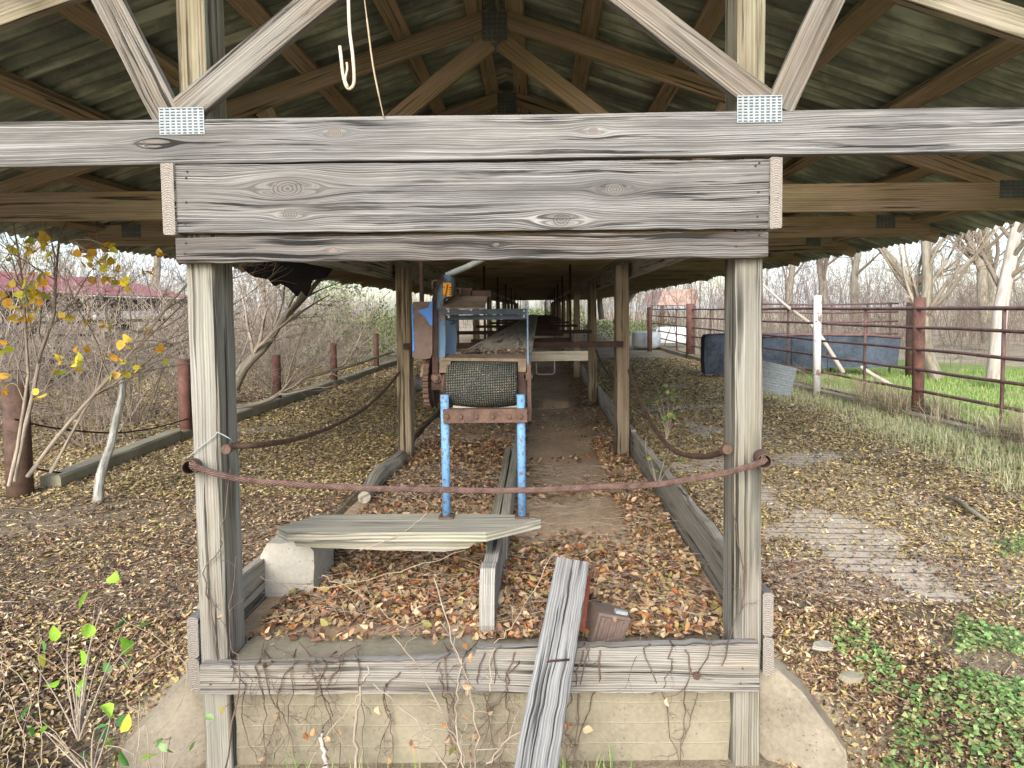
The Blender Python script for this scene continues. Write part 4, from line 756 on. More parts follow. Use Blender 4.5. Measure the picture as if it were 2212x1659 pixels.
rpost(3.62, 15.8, 1.26, .105, 'fence_post', M_redpost, 'thick rusty red post seen between the second right shed post and the front post', 'posts of the right fence')
rpost(3.1, 18.5, 1.2, .07, 'fence_post', M_redpost, 'distant red brown post left of the thick rusty post', 'posts of the right fence'); rpost(3.25, 26, 2.0, .09, 'fence_post', M_tan, 'tall tan pole under the far tin roof', 'posts of the right fence')
# cross fences beyond, with the dark blue troughs
f2 = empty('cross_fence', (5, 11.9, 0)); tag(f2, 'rusty gate panel fence crossing behind the dark blue sheet', 'fence')
for z in (.25, .45, .66, .88, 1.05, 1.2): m = MB(); m.tube([(3.75, 12.3, z+.03), (5.0, 12.0, z-.01), (6.45, 11.9, z)], .016, 6); m.build('rail', M_rail, f2, True)
for x in (3.8, 4.55, 5.35, 6.0, 6.42): m = MB(); m.tube([(x, 12.1, -.1), (x, 12.1, 1.22)], .02, 6); m.build('upright', M_rail, f2, True)
rpost(6.62, 11.7, 1.22, .12, 'corner_post', M_rust, 'broad dark rusty corner post behind the tall red fence post'); rpost(3.95, 12.6, 1.25, .09, 'corner_post', M_rust, 'dark rusty post just right of the front right post')
def slabthing(name, pts, ext, mat, lab, cat): m = MB(); m.prism(pts, ext); return thing(m, name, mat, lab, cat)
m = MB(); a = P(1648, 728, 11.2); b = P(1946, 737, 11.2)
prof = [(a[0], .12), (a[0], .66), (a[0]+.6, .685), (b[0]-.5, .66), (b[0], .62), (b[0]-.05, .12)]; m.prism([(x, 11.2, z) for x, z in prof], (0, .9, 0)); tk = thing(m, 'stock_tank', M_navy, 'long dark blue metal tank beyond the right pipe fence', 'stock tank')
m = MB(); m.tube([(a[0], 11.19, .66), (a[0]+.6, 11.19, .69), (b[0]-.5, 11.19, .665), (b[0], 11.19, .62)], .022, 8); m.build('rim', M_rail, tk)
for t in (.22, .48, .74): m = MB(); m.box((a[0]+(b[0]-a[0])*t, 11.19, .39), (.05, .03, .53)); m.build('stiffener', M_navy, tk)
a = P(1521, 725, 11.0); b = P(1600, 722, 11.0); m = MB(); m.prism([(a[0]+.02, 11, .05), (a[0], 11, .30), (a[0]+.01, 11, .66), (a[0]+.05, 11, .71), (b[0], 11, .73), (b[0], 11, .05)], (0, .25, 0)); tk = thing(m, 'upright_trough', M_navy, 'dark blue upright metal trough end just left of the front right post', 'trough'); m = MB(); m.tube([(a[0]+.01, 10.995, .66), (a[0]+.05, 10.99, .715), (b[0], 10.99, .735)], .012, 6); m.build('rim', M_navy, tk)
# corrugated sheet leaning on the fence
K = 88; V = []; Fc = []; pa = P(1648, 780, 7.9); pb = P(1722, 797, 7.7); pc = P(1640, 846, 7.6); pd = P(1708, 856, 7.45); 
ex = (pc-pa); ey = (pb-pa); nn = np.cross(ex, ey); nn /= np.linalg.norm(nn)
pa = pa-ey*.55; pc = pc-ey*.55
for i in range(K+1):
    t = i/K; o_ = nn*.016*math.sin(t*2*math.pi*11)
    V.append(pa+(pc-pa)*t+o_); V.append(pb+(pd-pb)*t+o_)
Fc = [[2*i, 2*i+1, 2*i+3, 2*i+2] for i in range(K)]; o = link('corrugated_sheet', mesh_np('corrugated_sheet', V, Fc, None, [M_galv], None, True)); tag(o, 'bent shiny corrugated metal sheet leaning at the foot of the right fence', 'metal sheet')
sm = o.modifiers.new('s', 'SOLIDIFY'); sm.thickness = .002
# sticks, poles
def pole(pts, r, mat, lab, name='branch', cat='branch'): 
    q = spline(pts, 24); m = MB(); rr = np.interp(np.linspace(0, 1, 24), np.linspace(0, 1, len(r)), r) if not np.isscalar(r) else r; m.tube(q, rr, 8); return thing(m, name, mat, lab, cat)
pole([P(1645, 612, 10.2), P(1700, 662, 10.0), P(1760, 710, 9.9), P(1822, 806, 9.6)], [.015, .022, .028, .034], M_barkpale, 'bleached fallen limb leaning across the right fence behind the white post')
pole([P(1860, 793, 9.8), P(1895, 815, 9.6), P(1940, 840, 9.4)], .03, M_barkpale, 'short pale log lying behind the fence right of the white post')
pole([G(2008, 1066, -.03), G(2060, 1078, .01), G(2095, 1100, .02), G(2148, 1136, -.02)], [.008, .012, .014, .01], M_barkgrey, 'crooked fallen stick on the leaves at the right'); pole([P(262, 800, 4.3), P(264, 850, 4.3), P(252, 900, 4.25), P(240, 960, 4.2), P(225, 1000, 4.15), P(215, 1040, 4.1), P(212, 1085, 4.1)], [.017, .022, .022, .024, .026, .028, .03], M_barklichen, 'crooked lichen covered sapling stub at the left of the yard', 'sapling_stub', 'sapling')
pole([P(440, 960, 2.3), P(438, 1000, 2.3)], .002, M_straw, 'straw stem caught at the front left post', 'straw', 'straw') if 0 else None

# left neighbouring shed with red tin roof
ns = empty('cattle_shed', (-8.4, 10, 0)); tag(ns, 'low open shed with faded red tin roof behind the bare bushes at left', 'shed')
m = MB(); m.prism([(-8.0, 4, 1.50), (-9.7, 4, 1.93), (-9.7, 4, 1.95), (-8.0, 4, 1.52)], (0, 11.6, 0)); m.prism([(-9.7, 4, 1.93), (-11.4, 4, 1.50), (-11.4, 4, 1.52), (-9.7, 4, 1.95)], (0, 11.6, 0)); m.build('roof', M_redroof, ns, True)
m = MB(); m.board((-8.12, 4, 1.36), (-8.12, 15.6, 1.36), .24, .05, (1, 0, 0), seg=30); m.build('eave_beam', M_darkwood, ns, True)
for y in np.arange(5, 15.6, 2.6):
    for x in (-8.15, -11.2): m = MB(); m.board((x, y, -.2), (x, y, 1.4), .12, .12); m.build('post', M_darkwood, ns, True)
    m = MB(); m.board((-8.2, y, 1.30), (-11.2, y, 1.30), .14, .05, seg=6); m.build('tie_beam', M_darkwood, ns, True)
for z, h in ((1.02, .06), (.78, .06), (.42, .2), (.25, .08)): m = MB(); m.board((-8.25, 4, z), (-8.25, 15.6, z), h, .04, (1, 0, 0), seg=20); m.build('rail', M_darkwood, ns, True)
for y in (7, 9.6, 12.2): m = MB(); m.board((-8.5, y, .3), (-8.5, y+1.6, .95), .16, .05, (1, 0, 0), seg=6); m.build('brace', M_darkwood, ns, True)
# far sheds and tank on the right
fs_ = empty('tin_shed', (4.6, 26, 0)); tag(fs_, 'small far shed with pale rusty tin roof beyond the right fence', 'shed')
m = MB(); a = P(1420, 659, 26); b = P(1512, 659, 26); t0_ = P(1432, 628, 26); t1_ = P(1500, 623, 26); m.prism([a, b, t1_, t0_], (0, 4, .0)); m.build('roof', M_tinroof, fs_, True)
for x in (a[0]+.2, b[0]-.2): m = MB(); m.board((x, 26.1, -.1), (x, 26.1, 1.25), .12, .12); m.build('post', M_darkwood, fs_, True)
m = MB(); a = P(1396, 738, 19.5); m.tube([(a[0], 19.5, .0), (a[0], 19.5, .08), (a[0], 19.5, .42), (a[0], 19.5, .47)], [.38, .42, .42, .38], 20); thing(m, 'water_tank', M_greytank, 'round grey tank left of the thick rusty post', 'tank')
m = MB(); m.box((4.05, 20.5, .32), (.95, .7, .42)); m.box((4.05, 20.5, .55), (.85, .6, .06)); thing(m, 'white_tub', M_white, 'white plastic tub behind the fence beyond the round grey tank', 'tub')

# ------------------------------------------------------------------ leaf litter, grass, clover
def polar(n, r0, r1, a0, a1, pw=1.0):
    r = r0+(r1-r0)*RNG.uniform(0, 1, n)**pw; a = RNG.uniform(math.radians(a0), math.radians(a1), n); return r*np.sin(a), r*np.cos(a)
def vnoise(x, y, s, seed=0):
    r = np.random.default_rng(seed); o = 0
    for k in range(5): f = s*1.7**k*.6; t = r.uniform(0, 6.28); o = o+np.sin(f*(x*math.cos(t)+y*math.sin(t))+r.uniform(0, 6))*(.75**k)
    return o/2.6
slabs = [[G(*q) for q in ((1625, 1085), (1700, 1082), (1850, 1110), (1990, 1180), (2070, 1260), (1990, 1290), (1880, 1270), (1800, 1215), (1640, 1130))], [G(*q) for q in ((1470, 905), (1560, 912), (1562, 945), (1500, 935))], [G(*q) for q in ((1425, 826), (1470, 822), (1500, 832), (1440, 842))], [G(*q) for q in ((1640, 1040), (1690, 1050), (1670, 1075), (1610, 1070))]]
def inpoly(x, y, poly):
    c = np.zeros(len(x), bool); n = len(poly)
    for i in range(n):
        x0, y0 = poly[i][0], poly[i][1]; x1, y1 = poly[(i+1) % n][0], poly[(i+1) % n][1]; k = ((y0 > y) != (y1 > y)) & (x < (x1-x0)*(y-y0)/(y1-y0+1e-12)+x0); c ^= k
    return c
x, y = polar(520000, 1.25, 16, -48, 42, 1.15)
jx = x+.20*vnoise(x, y, 8, 1); jy = y+.20*vnoise(x, y, 8, 2); clear = np.zeros(len(x), bool)
for sp_ in slabs: clear |= inpoly(jx, jy, sp_)
ok = ((x < -1.22) | (x > .80)) & (x < 4.1) & ~(clear & (RNG.uniform(0, 1, len(x)) > .20)) & ~((np.abs(x+.2) < 1.0) & (y < 2.2)); ok &= ~((x < -1.2) & (x > -1.24) & (y < 2.4))
ok &= (y < 30) & ((vnoise(x, y, 4.2, 77) > -.55) | (RNG.uniform(0, 1, len(x)) > .75)); x, y = x[ok], y[ok]; r = np.hypot(x, y)
left = x < -1
dark = (vnoise(x, y, 1.6, 5)+RNG.normal(0, .35, len(x))+np.where(left, .55, -.15)-np.where(y > 4.2, .9, 0)+np.where((~left) & (y < 3.0), .7, 0)) > .25
for lab, sel, mat, sz in (('small tan and yellow leaflets carpeting the yard', ~dark, M_leafyard, .0245), ('dark brown leaflets and debris carpeting the near ground', dark, M_leafdark, .023)):
    X_, Y_ = x[sel], y[sel]; R_ = r[sel]; pos = np.stack([X_, Y_, ground_z(X_, Y_)+RNG.uniform(.002, .022, len(X_))], 1)
    s_ = sz*RNG.uniform(.55, 1.25, len(X_))*(.62+.13*R_); s_ = np.where(RNG.uniform(0, 1, len(X_)) > .955, s_*1.75, s_)
    o = link('leaf_litter', leaf_mesh('leaf_litter', pos, s_, mat, .38, .5, .32)); tag(o, lab, 'leaf litter', None, 'stuff')
for lab, mat, sz, n_ in (('tan leaflets on the soil banks beside the concrete wings', M_leafyard, .028, 15000), ('dark leaflets on the soil banks beside the concrete wings', M_leafdark, .026, 22000)):
    x = np.where(RNG.uniform(0, 1, n_) < .5, RNG.uniform(-2.1, -1.2, n_), RNG.uniform(.78, 1.35, n_)); y = RNG.uniform(1.35, 2.5, n_); k = ~((np.abs(x+.21) < 1.2) & (y < 2.30-.5*(np.abs(x+.21)-.95))); x, y = x[k], y[k]
    o = link('leaf_litter', leaf_mesh('leaf_litter', np.stack([x, y, hz(x, y)+RNG.uniform(.004, .03, len(x))], 1), sz*RNG.uniform(.5, 1.3, len(x)), mat, .42, .5, .45)); tag(o, lab, 'leaf litter', None, 'stuff')
# dead straw bits and twigs on the ground
def debris(n, xr, yr, mat, lab, lmin, lmax, rad=.0018, zf=ground_z, name='ground_twigs'):
    X_ = RNG.uniform(*xr, n); Y_ = RNG.uniform(*yr, n); st = np.stack([X_, Y_, zf(X_, Y_)+.015], 1); a = RNG.uniform(0, 6.28, n); d = np.stack([np.cos(a), np.sin(a), RNG.normal(.05, .08, n)], 1)
    Pp, R = grow(st, d, RNG.uniform(lmin, lmax, n), np.full(n, rad)*RNG.uniform(.6, 1.6, n), 5, .12, -.02, .4); V, F, U = tubes_np(Pp, R, 3); o = link(name, mesh_np(name, V, F, U, [mat])); tag(o, lab, 'twigs', None, 'stuff'); return o
debris(700, (-4.5, -1.25), (1.3, 5.5), M_straw, 'dry straw and twigs lying on the left yard', .06, .28); debris(500, (.85, 3.4), (1.4, 5), M_twig, 'thin twigs lying on the right yard', .05, .22)
# bunk litter
n = 44000; x = RNG.uniform(-1.05, .70, n); y = 2.30+3.6*RNG.uniform(0, 1, n)**1.25
dens = .95-.85*sstep(2.9, 3.7, y)*(x > -.12)*(x < .45)-.35*sstep(2.9, 4.4, y)+.55*vnoise(x, y, 3.2, 9); dens = np.where((y < 2.42) & (x < -.25), .12, dens); ok = RNG.uniform(0, 1, n) < dens; x, y = x[ok], y[ok]
pile = .035*np.maximum(0, vnoise(x, y, 2.4, 4))+.015
pos = np.stack([x, y, -.02+pile*RNG.uniform(.2, 1, len(x))], 1); o = link('leaf_litter', leaf_mesh('leaf_litter', pos, .029*RNG.uniform(.45, 1.6, len(x)), M_leaftrough, .52, .55, .45, curl=.5, nice=True)); tag(o, 'curled rust and brown leaves filling the bunk behind the bottom beam', 'leaf litter', None, 'stuff')
n = 22000; x = RNG.uniform(-1.1, .70, n); y = 4.0+14*RNG.uniform(0, 1, n)**1.6; dens = np.where(x > -.1, .10+.9*sstep(.35, .66, x), .9)+.25*vnoise(x, y, 2.0, 12); ok = RNG.uniform(0, 1, n) < dens; x, y = x[ok], y[ok]
pos = np.stack([x, y, -.015+RNG.uniform(0, .03, len(x))], 1); o = link('leaf_litter', leaf_mesh('leaf_litter', pos, .034*RNG.uniform(.6, 1.4, len(x)), M_leafdark, .45, .5, .4, curl=.4)); tag(o, 'dark brown leaves banked along the edges of the far bunk floor', 'leaf litter', None, 'stuff')
debris(1500, (-1.0, .68), (2.35, 4.8), M_twig, 'fine dead twigs tangled among the bunk leaves', .05, .25, .0013, lambda a, b: np.full(len(a), .01))
x = RNG.uniform(-.37, -.06, 260); y = 2.97+.22*RNG.uniform(0, 1, 260); o = link('leaf_litter', leaf_mesh('leaf_litter', np.stack([x, y, zt+.012+RNG.uniform(0, .02, 260)], 1), .018*RNG.uniform(.5, 1.3, 260), M_leafdark, .45, .5, .5)); tag(o, 'handful of dead leaves and twigs lying on the belt above the drum', 'leaf litter', None, 'stuff')
# grass
def grass(n, xr, yr, hr, mat, lab, width=.004, lean=.35, cond=None, name='grass', clump=None):
    X_ = RNG.uniform(*xr, n); Y_ = RNG.uniform(*yr, n); 
    if cond is not None: k = cond(X_, Y_); X_, Y_ = X_[k], Y_[k]
    pos = np.stack([X_, Y_, hz(X_, Y_)-.01], 1); o = link(name, blades_mesh(name, pos, RNG.uniform(*hr, len(X_)), mat, lean, width)); return tag(o, lab, 'grass', None, 'stuff')
x, y = polar(190000, 3.5, 20, 10, 48, 1.2); ok = (x > 4.15+.1*np.sin(y*3)) & (vnoise(x, y, .9, 20) > -.35+.9*(y > 13)); x, y = x[ok], y[ok]; r = np.hypot(x, y)
o = link('lawn_grass', blades_mesh('lawn_grass', np.stack([x, y, hz(x, y)-.01], 1), RNG.uniform(.04, .10, len(x))*(1+.03*r), M_grass, .5, .005)); o.data.polygons.foreach_get; tag(o, 'bright green short grass beyond the right fence', 'grass', None, 'stuff')
grass(80000, (1.9, 4.25), (2.0, 9.5), (.04, .14), M_gdry, 'pale green and dry grass fringe along the foot of the right fence', .0028, .6, lambda a, b: RNG.uniform(0, 1, len(a)) < np.clip((a-2.75+.45*vnoise(a, b, 2, 31))/1.2, 0, 1)**1.3, 'grass_fringe')
grass(26000, (3.55, 4.3), (2.4, 9.4), (.16, .46), M_dry, 'tall dry grass tufts bleached grey along the pipe fence', .0035, .95, lambda a, b: (vnoise(a*.6, b, 3.1, 33) > -.05) & (np.abs(a-np.interp(b, [2.2, 7, 9], [4.2, 4.0, 3.84])) < .22), 'dry_grass')
grass(5200, (-3.2, -1.25), (1.25, 2.15), (.04, .16), M_dry, 'dry straw grass in the lower left foreground', .002, .8, lambda a, b: RNG.uniform(0, 1, len(a)) < sstep(2.1, 1.5, b)*.8, 'dry_grass')
grass(3000, (-2.6, -1.3), (1.3, 1.9), (.04, .13), M_grass, 'green grass tufts in the lower left corner', .0022, .5, lambda a, b: vnoise(a, b, 5, 41) > .25, 'green_grass'); grass(1600, (1.2, 2.9), (1.5, 2.6), (.03, .10), M_grass, 'fine green grass among the clover at lower right', .002, .5, lambda a, b: vnoise(a, b, 4, 42) > .3, 'green_grass')
grass(420, (-.9, .4), (1.95, 2.15), (.04, .12), M_grass, 'few green blades at the foot of the concrete wall', .0022, .4, lambda a, b: vnoise(a, b, 6, 43) > .2, 'green_grass')
grass(14000, (.9, 4.0), (2.0, 9), (.015, .05), M_gdry, 'sparse thin yellow green grass through the right yard litter', .0022, .8, lambda a, b: vnoise(a, b, 2.6, 88) > .1, 'thin_grass')
grass(6000, (-3.2, -1.3), (2.6, 7), (.01, .04), M_gdry, 'sparse thin grass through the left yard litter', .002, .8, lambda a, b: vnoise(a, b, 2.6, 89) > .25, 'thin_grass')
def clover(n, polys, lab, seed):
    X_ = RNG.uniform(.9, 3.2, n); Y_ = RNG.uniform(1.35, 3.2, n); jx = X_+.07*vnoise(X_, Y_, 10, seed); jy = Y_+.07*vnoise(X_, Y_, 10, seed+1); k = np.zeros(n, bool)
    for q in polys: k |= inpoly(jx, jy, [G(a, b, -.03) for a, b in q])
    k &= (vnoise(X_, Y_, 9, seed+2) > -.4) | (RNG.uniform(0, 1, n) > .7); X_, Y_ = X_[k], Y_[k]; h = .03+.05*np.maximum(0, vnoise(X_, Y_, 6, seed+3))
    pos = np.stack([X_, Y_, hz(X_, Y_)+.012+h*RNG.uniform(.4, 1.3, len(X_))], 1); o = link('clover', leaf_mesh('clover', pos, .0145*RNG.uniform(.5, 1.7, len(X_)), M_clover, .95, .3, .35)); tag(o, lab, 'clover', None, 'stuff')
clover(95000, [((1850, 1700), (1870, 1600), (1930, 1500), (2050, 1470), (2260, 1500), (2260, 1700))], 'thick bright green clover patch in the lower right corner', 50)
clover(42000, [((1780, 1350), (1850, 1345), (1950, 1400), (1990, 1450), (1900, 1440), (1800, 1390)), ((2060, 1340), (2180, 1370), (2212, 1420), (2100, 1420)), ((2120, 1190), (2212, 1180), (2230, 1230), (2150, 1220))], 'scattered small clover patches on the leaves at right', 60)
x = RNG.uniform(-1.0, .6, 60); 

# ------------------------------------------------------------------ stems, vines, weeds
def plant_tubes(name, levels, mat, parent=None, S0=5):
    parts = []
    for i, (Pp, R) in enumerate(levels): parts.append(tubes_np(Pp, R, S0 if i == 0 else 3))
    V, F, U = merge(parts); return mesh_np(name, V, F, U, [mat], None, False)
def vine(stems, lab, twigs=6, r=.0028, mat=M_vine, name='dead_vine', leaves=0, Yj=.01, cat='vine', tl=(.10, .30)):
    K = 20; Pp = []; R = []
    for st in stems:
        q = spline([P(a, b, yy) for a, b, yy in st], K); q = q+RNG.normal(0, .004, q.shape)*np.array([1, .4, 1]); Pp.append(q); R.append(np.linspace(r*1.2, r*.55, K))
    Pp = np.array(Pp); R = np.array(R); lv = [(Pp, R)]
    if twigs:
        s_, d, L, rr = spawn(Pp, R, twigs, (.4, 1.2), tl, .6, t0=.05); d[:, 1] *= .25; rr = np.maximum(rr, .0009); a = grow(s_, d, L, rr, 6, .28, -.02, .4); lv.append(a)
        s_, d, L, rr = spawn(a[0], a[1], 2, (.4, 1.2), (.3, .6), .6); d[:, 1] *= .3; lv.append(grow(s_, d, L, np.maximum(rr, .0008), 5, .3, 0, .5))
    root = link(name, plant_tubes(name, lv, mat)); tag(root, lab, cat)
    if leaves:
        Q = lv[-1][0][:, -1]; Q = Q[RNG.choice(len(Q), min(leaves, len(Q)), False)]; link('dry_leaf', leaf_mesh('dry_leaf', Q, .03*RNG.uniform(.6, 1.3, len(Q)), M_leaftrough, .6, .5, .8, up=False, nice=True), root)
    return root
yb = 2.105; yw = 2.17
def btop(x): return float(np.interp(x, [431, 700, 1000, 1030, 1640], [1438, 1432, 1420, 1401, 1393]))
def hang(x0, top, x1, bot, wob=14, n=6):
    out = []; bt = btop(x0)
    if top < bt: out = [(x0+random.uniform(-40, 40), bt-22-random.uniform(0, 25), 2.26), (x0+random.uniform(-12, 12), bt-9, 2.17), (x0, bt-3, 2.123)]
    t0_ = max(top, bt+8)
    for i in range(n):
        t = i/(n-1); yy = t0_+(bot-t0_)*t; out.append((x0+(x1-x0)*t+random.uniform(-wob, wob), yy, 2.120 if yy < 1500 else yw))
    return out
vine([hang(505, 1430, 560, 1690), hang(560, 1400, 590, 1690), hang(585, 1420, 640, 1690, 20), hang(620, 1440, 560, 1690), hang(640, 1400, 600, 1690), hang(700, 1400, 690, 1690, 20), hang(680, 1420, 760, 1700), hang(740, 1390, 640, 1560)], 'tangle of dark dead vines hanging over the left part of the bottom beam', 9, .0021, leaves=14)
vine([hang(770, 1410, 780, 1690), hang(850, 1450, 810, 1690), hang(830, 1480, 845, 1690)], 'few thin dead vines on the concrete wall left of the middle', 4, .0019, leaves=3)
vine([hang(965, 1395, 1000, 1690, 16), hang(1010, 1400, 940, 1690, 16), hang(1030, 1410, 1060, 1690, 18), hang(1080, 1400, 1010, 1690, 18), hang(1100, 1410, 1085, 1690), hang(1120, 1430, 1020, 1600, 16), hang(950, 1430, 985, 1690)], 'dense dead vines over the bottom beam left of the leaning plank', 8, .0021, leaves=12)
vine([hang(1262, 1390, 1230, 1690, 12), hang(1245, 1400, 1205, 1690, 14), hang(1290, 1400, 1240, 1680, 14), hang(1215, 1550, 1275, 1690)], 'dead vines just right of the leaning plank', 4, .0024, leaves=6)
vine([hang(1400, 1390, 1480, 1690, 12), hang(1530, 1390, 1460, 1690, 10), hang(1480, 1400, 1482, 1640, 12), hang(1455, 1390, 1420, 1500)], 'thin dead vines on the right part of the bottom beam and wall', 4, .0022, leaves=5)
vine([[(478, 1690, 2.10), (505, 1560, 2.10), (520, 1440, 2.10), (498, 1390, 2.11), (500, 1300, 2.15), (512, 1200, 2.15)], [(470, 1430, 2.13), (458, 1330, 2.15), (440, 1250, 2.15), (475, 1180, 2.15), (480, 1140, 2.15), (496, 1010, 2.155)]], 'thin vine climbing the front left post', 3, .0024, tl=(.05, .14))
vine([[(1560, 1440, 2.1), (1590, 1340, 2.14), (1610, 1290, 2.15), (1600, 1200, 2.15), (1585, 1130, 2.15), (1580, 1060, 2.15)]], 'thin vine climbing the front right post', 4, .002, tl=(.05, .16))
# upright dead weed stalks in front of the wall
vine([[(1015, 1720, 1.95), (1005, 1640, 1.95), (965, 1560, 1.97), (900, 1440, 2.0), (850, 1370, 2.0)], [(1020, 1720, 1.95), (1030, 1600, 1.97), (1015, 1500, 1.98), (975, 1380, 2.0), (940, 1250, 2.0)], [(1000, 1720, 1.93), (960, 1650, 1.93), (900, 1560, 1.95), (810, 1480, 1.98)], [(1030, 1720, 1.95), (1060, 1640, 1.96), (1140, 1560, 1.98), (1200, 1470, 2.0)], [(1010, 1720, 1.9), (990, 1600, 1.9), (985, 1500, 1.92), (1000, 1420, 1.95)]], 'branching dead weed growing in front of the wall left of the leaning plank', 6, .0034, M_twig, 'dead_weed', leaves=16, cat='weed')
vine([[(1060, 1490, 2.0), (1068, 1400, 2.02), (1120, 1330, 2.05), (1200, 1190, 2.2)], [(780, 1500, 1.98), (700, 1600, 1.96), (640, 1720, 1.9)], [(560, 1250, 2.6), (700, 1270, 2.45), (880, 1230, 2.4), (1010, 1190, 2.4)], [(690, 1240, 2.5), (800, 1300, 2.4), (900, 1380, 2.3)], [(780, 1190, 2.5), (870, 1150, 2.55), (920, 1100, 2.6), (880, 1060, 2.6)]], 'loose pale straw stems crossing the bunk and wall', 2, .0018, M_straw, 'straw', cat='straw')
vine([[(765, 1720, 2.02), (768, 1620, 2.02), (772, 1540, 2.03), (788, 1470, 2.05), (800, 1440, 2.06)]], 'single grey stick rising before the wall at left centre', 0, .0055, M_twig, 'dead_stick', cat='stick')
vine([[(706, 1700, 1.95), (703, 1650, 1.95), (696, 1582, 1.95)]], 'short thick broken pale stub at the bottom left of centre', 0, .010, M_barkpale, 'broken_stub', cat='stick')
# dry stalks and bramble at lower left
sts = []
for i in range(7):
    bx_ = random.uniform(0, 330); sts.append([(bx_, 1720, 1.6), (bx_+random.uniform(-30, 30), 1640-random.uniform(0, 60), 1.62), (bx_+random.uniform(-100, 120), 1520-random.uniform(0, 90), 1.66), (bx_+random.uniform(-150, 180), 1400-random.uniform(0, 120), 1.72)])
vine(sts, 'loose dry straw stalks rising in the lower left foreground', 2, .0013, M_straw, 'dry_stalks', cat='weed')
def leafy(name, lab, pts, Y0, sz, mat, stem_mat, base, cat='plant', groupn=3, jit=.08, rs=.0015):
    """leaves at given points on a real spread of depths, joined to the base by thin stems"""
    pos = np.array([P(a, b, Y0+random.uniform(-jit, jit)) for a, b in pts]); bs = np.array(base); K = 6; Pp = []; R = []
    for q in pos:
        t = np.linspace(0, 1, K)[:, None]; mid = (bs+q)/2+np.array([0, 0, .08])+RNG.normal(0, .03, 3); Pp.append(bs*(1-t)**2+mid*2*t*(1-t)+q*t**2); R.append(np.linspace(rs*1.6, rs*.5, K))
    root = link(name, plant_tubes(name, [(np.array(Pp), np.array(R))], stem_mat)); tag(root, lab, cat)
    Q = np.repeat(pos, groupn, 0)+RNG.normal(0, sz*.45, (len(pos)*groupn, 3)); link('leaf', leaf_mesh('leaf', Q, sz*RNG.uniform(.7, 1.25, len(Q)), mat, .72, .35, .7, up=False, nice=True), root); return root
def cl(a, b): return [(x*.5447, 1008+y*.5447) for x, y in zip(a, b)]
leafy('bramble', 'bramble with bright green leaves over the litter at lower left', [(242, 1270), (206, 1290), (215, 1330), (222, 1420), (240, 1385), (65, 1425), (112, 1395), (160, 1420), (190, 1405), (150, 1370), (300, 1360), (290, 1390), (270, 1345), (260, 1470), (180, 1500), (245, 1590), (130, 1490)], 1.85, .045, M_greenleaf, M_twig, P(170, 1600, 1.75), groupn=1)
leafy('bramble', 'second small bramble with yellow-green leaves lower in the left corner', [(232, 1545), (222, 1580), (250, 1560), (205, 1620), (290, 1630), (90, 1585), (60, 1540)], 1.62, .040, M_greenleaf, M_twig, P(200, 1680, 1.55), groupn=2)
leafy('ivy_sprig', 'dark green sprig in front of the left concrete wing', [(465-30, 1650-45), (480-20, 1560), (345, 1604), (370, 1592), (330, 1618), (360, 1636)], 1.75, .028, M_clover, M_twig, P(350, 1700, 1.7), groupn=1)
leafy('seedling', 'small evergreen seedling behind the sagging right cable', [(1425, 850), (1440, 835), (1450, 870), (1460, 850), (1420, 880), (1445, 890), (1470, 880), (1435, 910), (1465, 905), (1410, 860)], 4.9, .045, M_evergreen, M_twig, P(1440, 950, 4.9), groupn=3, jit=.15)
leafy('seedling', 'leafy seedling low beside the right retaining board', [(1400, 930), (1415, 945), (1450, 950), (1430, 990), (1400, 985), (1420, 1010), (1470, 1000)], 3.9, .035, M_evergreen, M_twig, P(1420, 1050, 3.9), groupn=3, jit=.15)
ylp = [(270, 30), (250, 45), (200, 95), (170, 110), (290, 140), (505, 115), (630, 90), (665, 90), (570, 185), (600, 190), (670, 150), (950, 110), (865, 225), (260, 260), (270, 275), (185, 330), (205, 335), (135, 375), (165, 360), (200, 375), (270, 415), (690, 240), (720, 240), (600, 265), (700, 290), (740, 290), (95, 330), (120, 460), (200, 460), (10, 410), (170, 515), (395, 515), (415, 515), (545, 540), (635, 570), (870, 620), (50, 680), (515, 710), (470, 750), (480, 800), (345, 820), (665, 755), (750, 780), (760, 675), (960, 720), (265, 960), (340, 770), (95, 515), (75, 120), (700, 830), (770, 830), (830, 810), (20, 860), (30, 940)]
ylp = [(a*.358, 504+b*.358) for a, b in ylp]
# sapling with branches, leaves sit on the twigs nearest to where they hang
st = np.array([P(30, 1040, 3.6), P(60, 1030, 3.7), P(20, 1050, 3.5), P(110, 1020, 3.9)]); dd = np.array([[.15, .1, 1], [.5, .2, 1], [.0, .1, 1], [.6, 0, .9]])
lv = twiggy((9, 6, 3), st, dd, np.array([1.9, 2.0, 1.6, 1.7]), np.array([.014, .013, .011, .010]), 9, .10, .02, ang=(.4, 1.0), lr=(.35, .6))
sp = link('sapling', plant_tubes('sapling', lv, M_twig)); tag(sp, 'thin bare sapling with scattered yellow leaves at the left edge', 'sapling')
yl = np.array([P(a, b, 3.3+random.uniform(-.3, .5)) for a, b in ylp]); allp = np.concatenate([q.reshape(-1, 3) for q, _ in lv]); Pp = []; 
for q in yl:
    j = np.argmin(np.sum((allp-q)**2, 1)); t = np.linspace(0, 1, 6)[:, None]; c = (allp[j]+q)/2+np.array([0, 0, .05]); Pp.append(allp[j]*(1-t)**2+c*2*t*(1-t)+q*t**2)
link('twig', plant_tubes('twig', [(np.array(Pp), np.full((len(Pp), 6), .0018))], M_twig), sp)
Q = np.repeat(yl, 3, 0)+RNG.normal(0, .02, (len(yl)*3, 3)); link('yellow_leaf', leaf_mesh('yellow_leaf', Q, .044*RNG.uniform(.6, 1.3, len(Q)), M_yellow, .85, .3, .9, up=False, nice=True), sp)

